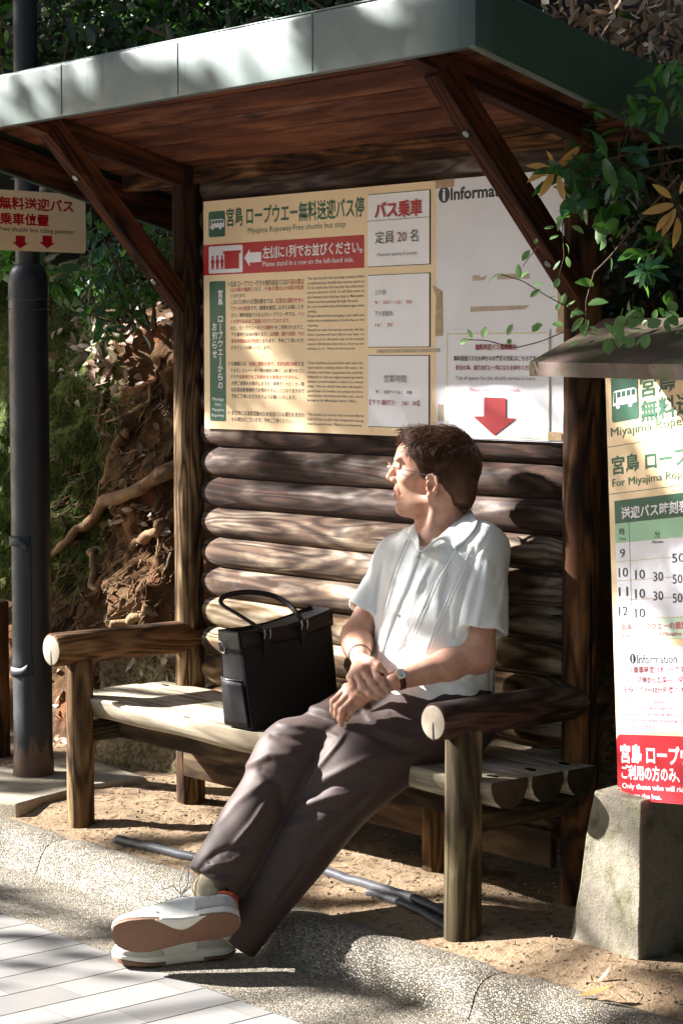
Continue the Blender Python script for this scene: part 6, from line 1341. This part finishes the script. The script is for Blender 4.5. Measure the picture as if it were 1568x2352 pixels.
many(lambda u, v: at(u, v, 'z', -.07), [(50, 1960, .13), (200, 2005, .11), (300, 2035, .11), (400, 2060, .05), (1000, 2215, .09), (900, 2175, .07), (1150, 2275, .09), (1290, 2295, .09), (1080, 2230, .06), (1420, 2330, .08), (960, 2325, .11), (900, 2290, .07)])
many(lambda u, v: at(u, v, 'z', -.14), [(30, 2190, .16), (160, 2225, .16), (60, 2290, .28), (250, 2300, .28), (430, 2320, .24), (560, 2340, .16), (80, 2085, .05, .8), (200, 2105, .05, .7), (40, 2130, .07), (640, 2345, .10), (700, 2350, .08), (240, 2340, .3), (20, 2340, .3)])
many(lambda u, v: at(u, v, 'y', -.32), [(1400, 2010, .11), (1350, 2085, .10), (1432, 1900, .05), (1460, 1850, .06), (1390, 2130, .10), (1450, 1600, .16), (1450, 1720, .15), (1440, 1800, .10), (1530, 1660, .15), (1540, 1780, .12), (1540, 1300, .07, .6), (1430, 1400, .05, .5), (1450, 1010, .05, .6), (1560, 1000, .05, .5), (1500, 1480, .07, .6)])
many(lambda u, v: at(u, v, 'y', -.45), [(1360, 765, .07), (1300, 805, .07), (1450, 735, .06), (1250, 850, .06), (1530, 735, .05, .6), (1350, 855, .06, .6)])
many(lambda u, v: V(u, v, 5.35), [(1090, 780, .05), (1160, 775, .05), (1220, 755, .05), (1290, 745, .05), (1150, 630, .05), (1200, 640, .05), (1250, 670, .05), (1310, 700, .05), (1340, 735, .05), (1240, 400, .06), (1290, 390, .05), (1360, 370, .06), (1420, 400, .04), (1490, 640, .06), (1550, 480, .06), (1400, 480, .04)])
many(lambda u, v: bankpt(u, v), [(285, 745, .08), (225, 805, .08), (330, 735, .06), (250, 850, .05), (130, 1560, .08), (130, 1640, .10), (120, 1100, .06, .6), (140, 1180, .05, .6), (340, 1330, .08), (300, 1400, .07), (380, 1270, .06), (10, 1000, .07), (10, 1300, .10), (10, 1500, .1), (200, 640, .05, .6), (40, 620, .06)])
many(lambda u, v: V(u, v, 6.9), [(28, 1000, .03, .5), (28, 1150, .04, .5), (28, 1300, .04, .6), (28, 1450, .04, .6), (28, 1600, .05, .7), (50, 760, .03, .4), (45, 100, .04, .6)])
DRK = []
def dark(fn, L):
    for q in L: P = fn(q[0], q[1]); DRK.append((P @ e1, P @ e2, q[2], q[3] if len(q) > 3 else 1.0))
dark(lambda u, v: at(u, v, 'y', -.80), [(270, 165, .05), (285, 215, .05), (245, 240, .04), (55, 225, .03), (125, 235, .035), (185, 250, .03), (365, 205, .035), (770, 110, .08), (770, 50, .06), (850, 60, .06), (860, 130, .06), (960, 90, .09), (1050, 70, .09), (1010, 120, .08), (430, 190, .025), (500, 190, .02)])
dark(lambda u, v: V(u, v, 6.04), [(590, 2085, .03), (960, 1690, .03)])
dark(lambda u, v: V(u, v, 6.10), [(1075, 1290, .07), (1105, 1350, .08), (1080, 1430, .07), (960, 1480, .04), (1000, 1520, .06)])
dark(lambda u, v: at(u, v, 'z', -.14), [(30, 2150, .03, .6), (110, 2165, .03, .6), (190, 2195, .03, .6), (150, 2250, .03, .4), (60, 2215, .03, .5), (280, 2245, .03, .5), (20, 2260, .03, .4)])
dark(lambda u, v: at(u, v, 'y', -.45), [(1400, 800, .05), (1470, 790, .06), (1330, 825, .03), (1540, 790, .06)])
DA = np.array(DRK); LA = np.array(LIT)
rg = np.random.default_rng(3)
def dens(a, b_):
    p = np.stack([a, b_, np.zeros_like(a)], 1).astype(f32)
    n = vnoise(p, 3.2, 41) + .6 * vnoise(p, 7.5, 42)
    d = np.where(n > .62, .25, 1.0)
    k = np.zeros_like(a)
    for (la, lb, r, w_) in LA: k = np.maximum(k, w_ * np.clip(1.0 - (np.hypot(a - la, b_ - lb) - r - GROW) / .03, 0, 1))
    for (la, lb, r, w_) in DA: k = k * (1 - w_ * np.clip(1.0 - (np.hypot(a - la, b_ - lb) - r) / .03, 0, 1))
    return d * (1 - k)
a0, a1, b0, b1 = LA[:, 0].min() - .7, LA[:, 0].max() + .9, LA[:, 1].min() - .5, LA[:, 1].max() + .7
N = int((a1 - a0) * (b1 - b0) * 5200); a = rg.uniform(a0, a1, N); b_ = rg.uniform(b0, b1, N); keep = rg.uniform(size=N) < dens(a, b_)
edge = np.minimum(np.minimum(a - a0, a1 - a), np.minimum(b_ - b0, b1 - b_)); keep &= rg.uniform(size=N) < np.clip(edge / .4, .25, 1); a, b_ = a[keep], b_[keep]
s = rg.uniform(7.2, 9.4, len(a)); C0 = a[:, None] * e1 + b_[:, None] * e2 + s[:, None] * SDIR
L_ = rg.uniform(.05, .085, len(a)); d = rg.normal(size=(len(a), 3)); d /= np.linalg.norm(d, axis=1)[:, None]; nn = rg.normal(size=(len(a), 3)) + SDIR * 1.6; sd_ = np.cross(d, nn); sd_ /= np.linalg.norm(sd_, axis=1)[:, None]; up_ = np.cross(sd_, d)
W_l = L_ * .55; vs = np.stack([C0 - d * L_[:, None] * .5, C0 + sd_ * W_l[:, None] * .5 + up_ * L_[:, None] * .06, C0 + d * L_[:, None] * .5, C0 - sd_ * W_l[:, None] * .5 + up_ * L_[:, None] * .06], 1).reshape(-1, 3)
me = bpy.data.meshes.new('crown'); me.from_pydata(vs.tolist(), [], np.arange(len(vs)).reshape(-1, 4).tolist()); me.update()
ctr = C0.mean(0); PERP = np.array([-e1[0], -e1[1], 0]) if (e1[0] < 0) else np.array([e1[0], e1[1], 0]); PERP /= np.linalg.norm(PERP)
cc_ = C0 @ PERP; tb_ = ctr + PERP * (2.9 - float(ctr @ PERP) + .35); tb_[2] = -.14
tree = root('gobo_tree', 'unseen added tree with crown gaps shaped to dapple the bus stop', 'tree', Matrix.Translation(Vector(tb_)))
put(fin(me, 'crown', lf_dark), tree); b = MB(); top_ = ctr + PERP * (2.3 - float(ctr @ PERP)) + np.array([0, 0, .9]); b.tube([tb_ + np.array([0, 0, -.3]), tb_ + np.array([0, 0, .4]), (tb_ * .5 + top_ * .5) + PERP * .25, top_], [.20, .16, .13, .07], 14)
for k in range(26): q = C0[rg.integers(len(C0))]; m = (top_ + q) / 2 + rg.normal(0, .12, 3); base_ = tb_ * (.45 - .4 * k / 26) + top_ * (.55 + .4 * k / 26); b.tube([base_, m, q], [.022, .012, .004], 6)
put(b.obj('trunk', m_bark, smooth=True), tree)
# unseen trees added round the stop to close off the sky and shade the road
def sky_blocker(label, c, r, seed, foot=None, N=2200, L=.34, base=-.14):
    fx_, fy_ = foot or (c[0], c[1])
    g_ = np.random.default_rng(seed); c = np.array(c, float); R0 = root('sky_blocker_tree', label, 'tree', Matrix.Translation(Vector((fx_, fy_, base))), 'unseen trees added to block light round the stop')
    cl = g_.normal(size=(46, 3)); cl /= np.linalg.norm(cl, axis=1)[:, None]; cl = c + cl * np.array(r) * g_.uniform(.3, 1, (46, 1)); q = cl[g_.integers(46, size=N)] + g_.normal(0, .16, (N, 3)) * np.array(r)
    d = g_.normal(size=(N, 3)); d /= np.linalg.norm(d, axis=1)[:, None]; s_ = np.cross(d, g_.normal(size=(N, 3))); s_ /= np.linalg.norm(s_, axis=1)[:, None]; l_ = L * g_.uniform(.6, 1.2, (N, 1))
    vs = np.stack([q - d * l_ / 2, q + s_ * l_ * .27, q + d * l_ / 2, q - s_ * l_ * .27], 1).reshape(-1, 3); me = bpy.data.meshes.new('crown'); me.from_pydata(vs.tolist(), [], np.arange(len(vs)).reshape(-1, 4).tolist()); me.update(); put(fin(me, 'crown', lf_dark), R0)
    b = MB(); b.tube([(fx_, fy_, base - .2), ((c[0] + fx_) / 2 + .1, (c[1] + fy_) / 2, (c[2] + base) * .62), tuple(c)], [.2, .16, .06], 10)
    for k in range(8): b.tube([tuple(c - np.array([0, 0, r[2] * .5])), tuple((c + cl[k]) / 2), tuple(cl[k])], [.06, .04, .01], 5)
    put(b.obj('trunk', m_bark, smooth=True), R0)
for i, (lb, c, r, *ft) in enumerate((('unseen dark tree added right of the stop, nearest the timetable sign', (4.7, .9, 2.6), (1.2, 1.1, 2.4)), ('unseen dark tree added further right of the stop beyond the nearest tree', (6.9, .2, 3.0), (1.4, 1.4, 2.8)), ('unseen tree added beside the road at the right of the viewer', (8.6, -2.6, 3.2), (1.5, 1.7, 3.0)),
        ('unseen broad crown added over the road right of the viewer', (4.6, -3.6, 5.4), (1.9, 1.6, 1.3), (8.2, -4.2)), ('unseen broad crown added over the road above the viewer', (6.6, -5.0, 5.2), (1.8, 1.6, 1.3), (8.8, -6.8)), ('unseen broad crown added over the road left of the viewer', (3.2, -6.4, 5.6), (1.8, 1.6, 1.4), (3.6, -8.6)), ('unseen tree added left of the dappling tree to shade the road', (-6.0, -9.2, 4.4), (1.5, 1.4, 2.0)), ('second unseen tree added farther out along the road', (-4.6, -10.4, 4.6), (2.0, 1.7, 2.2)), ('third unseen tree added far out along the road', (-1.5, -12.0, 4.8), (2.2, 1.7, 2.4)), ('unseen dense tree added up the road beyond the left shrubs', (-9.2, -1.6, 3.8), (1.6, 1.5, 2.4)), ('unseen tree added behind the viewer on the right', (9.0, -6.4, 3.6), (1.8, 1.8, 3.2)), ('unseen tree added behind the viewer across the road', (6.0, -9.6, 4.0), (2.2, 1.8, 3.6)), ('unseen tall tree added above the shelter on the bank', (1.6, 2.6, 5.8), (2.4, 1.6, 1.8)), ('unseen tall tree added on the bank above the left end of the roof', (-2.2, 2.8, 5.6), (2.2, 1.6, 1.8)), ('unseen tall tree added on the bank at the right', (4.8, 3.4, 5.4), (2.0, 1.5, 2.2)), ('unseen tree added beyond the lamp post at the left', (-6.0, 1.2, 3.6), (1.8, 1.6, 3.2)))):
    sky_blocker(lb, c, r, 300 + i, *ft)
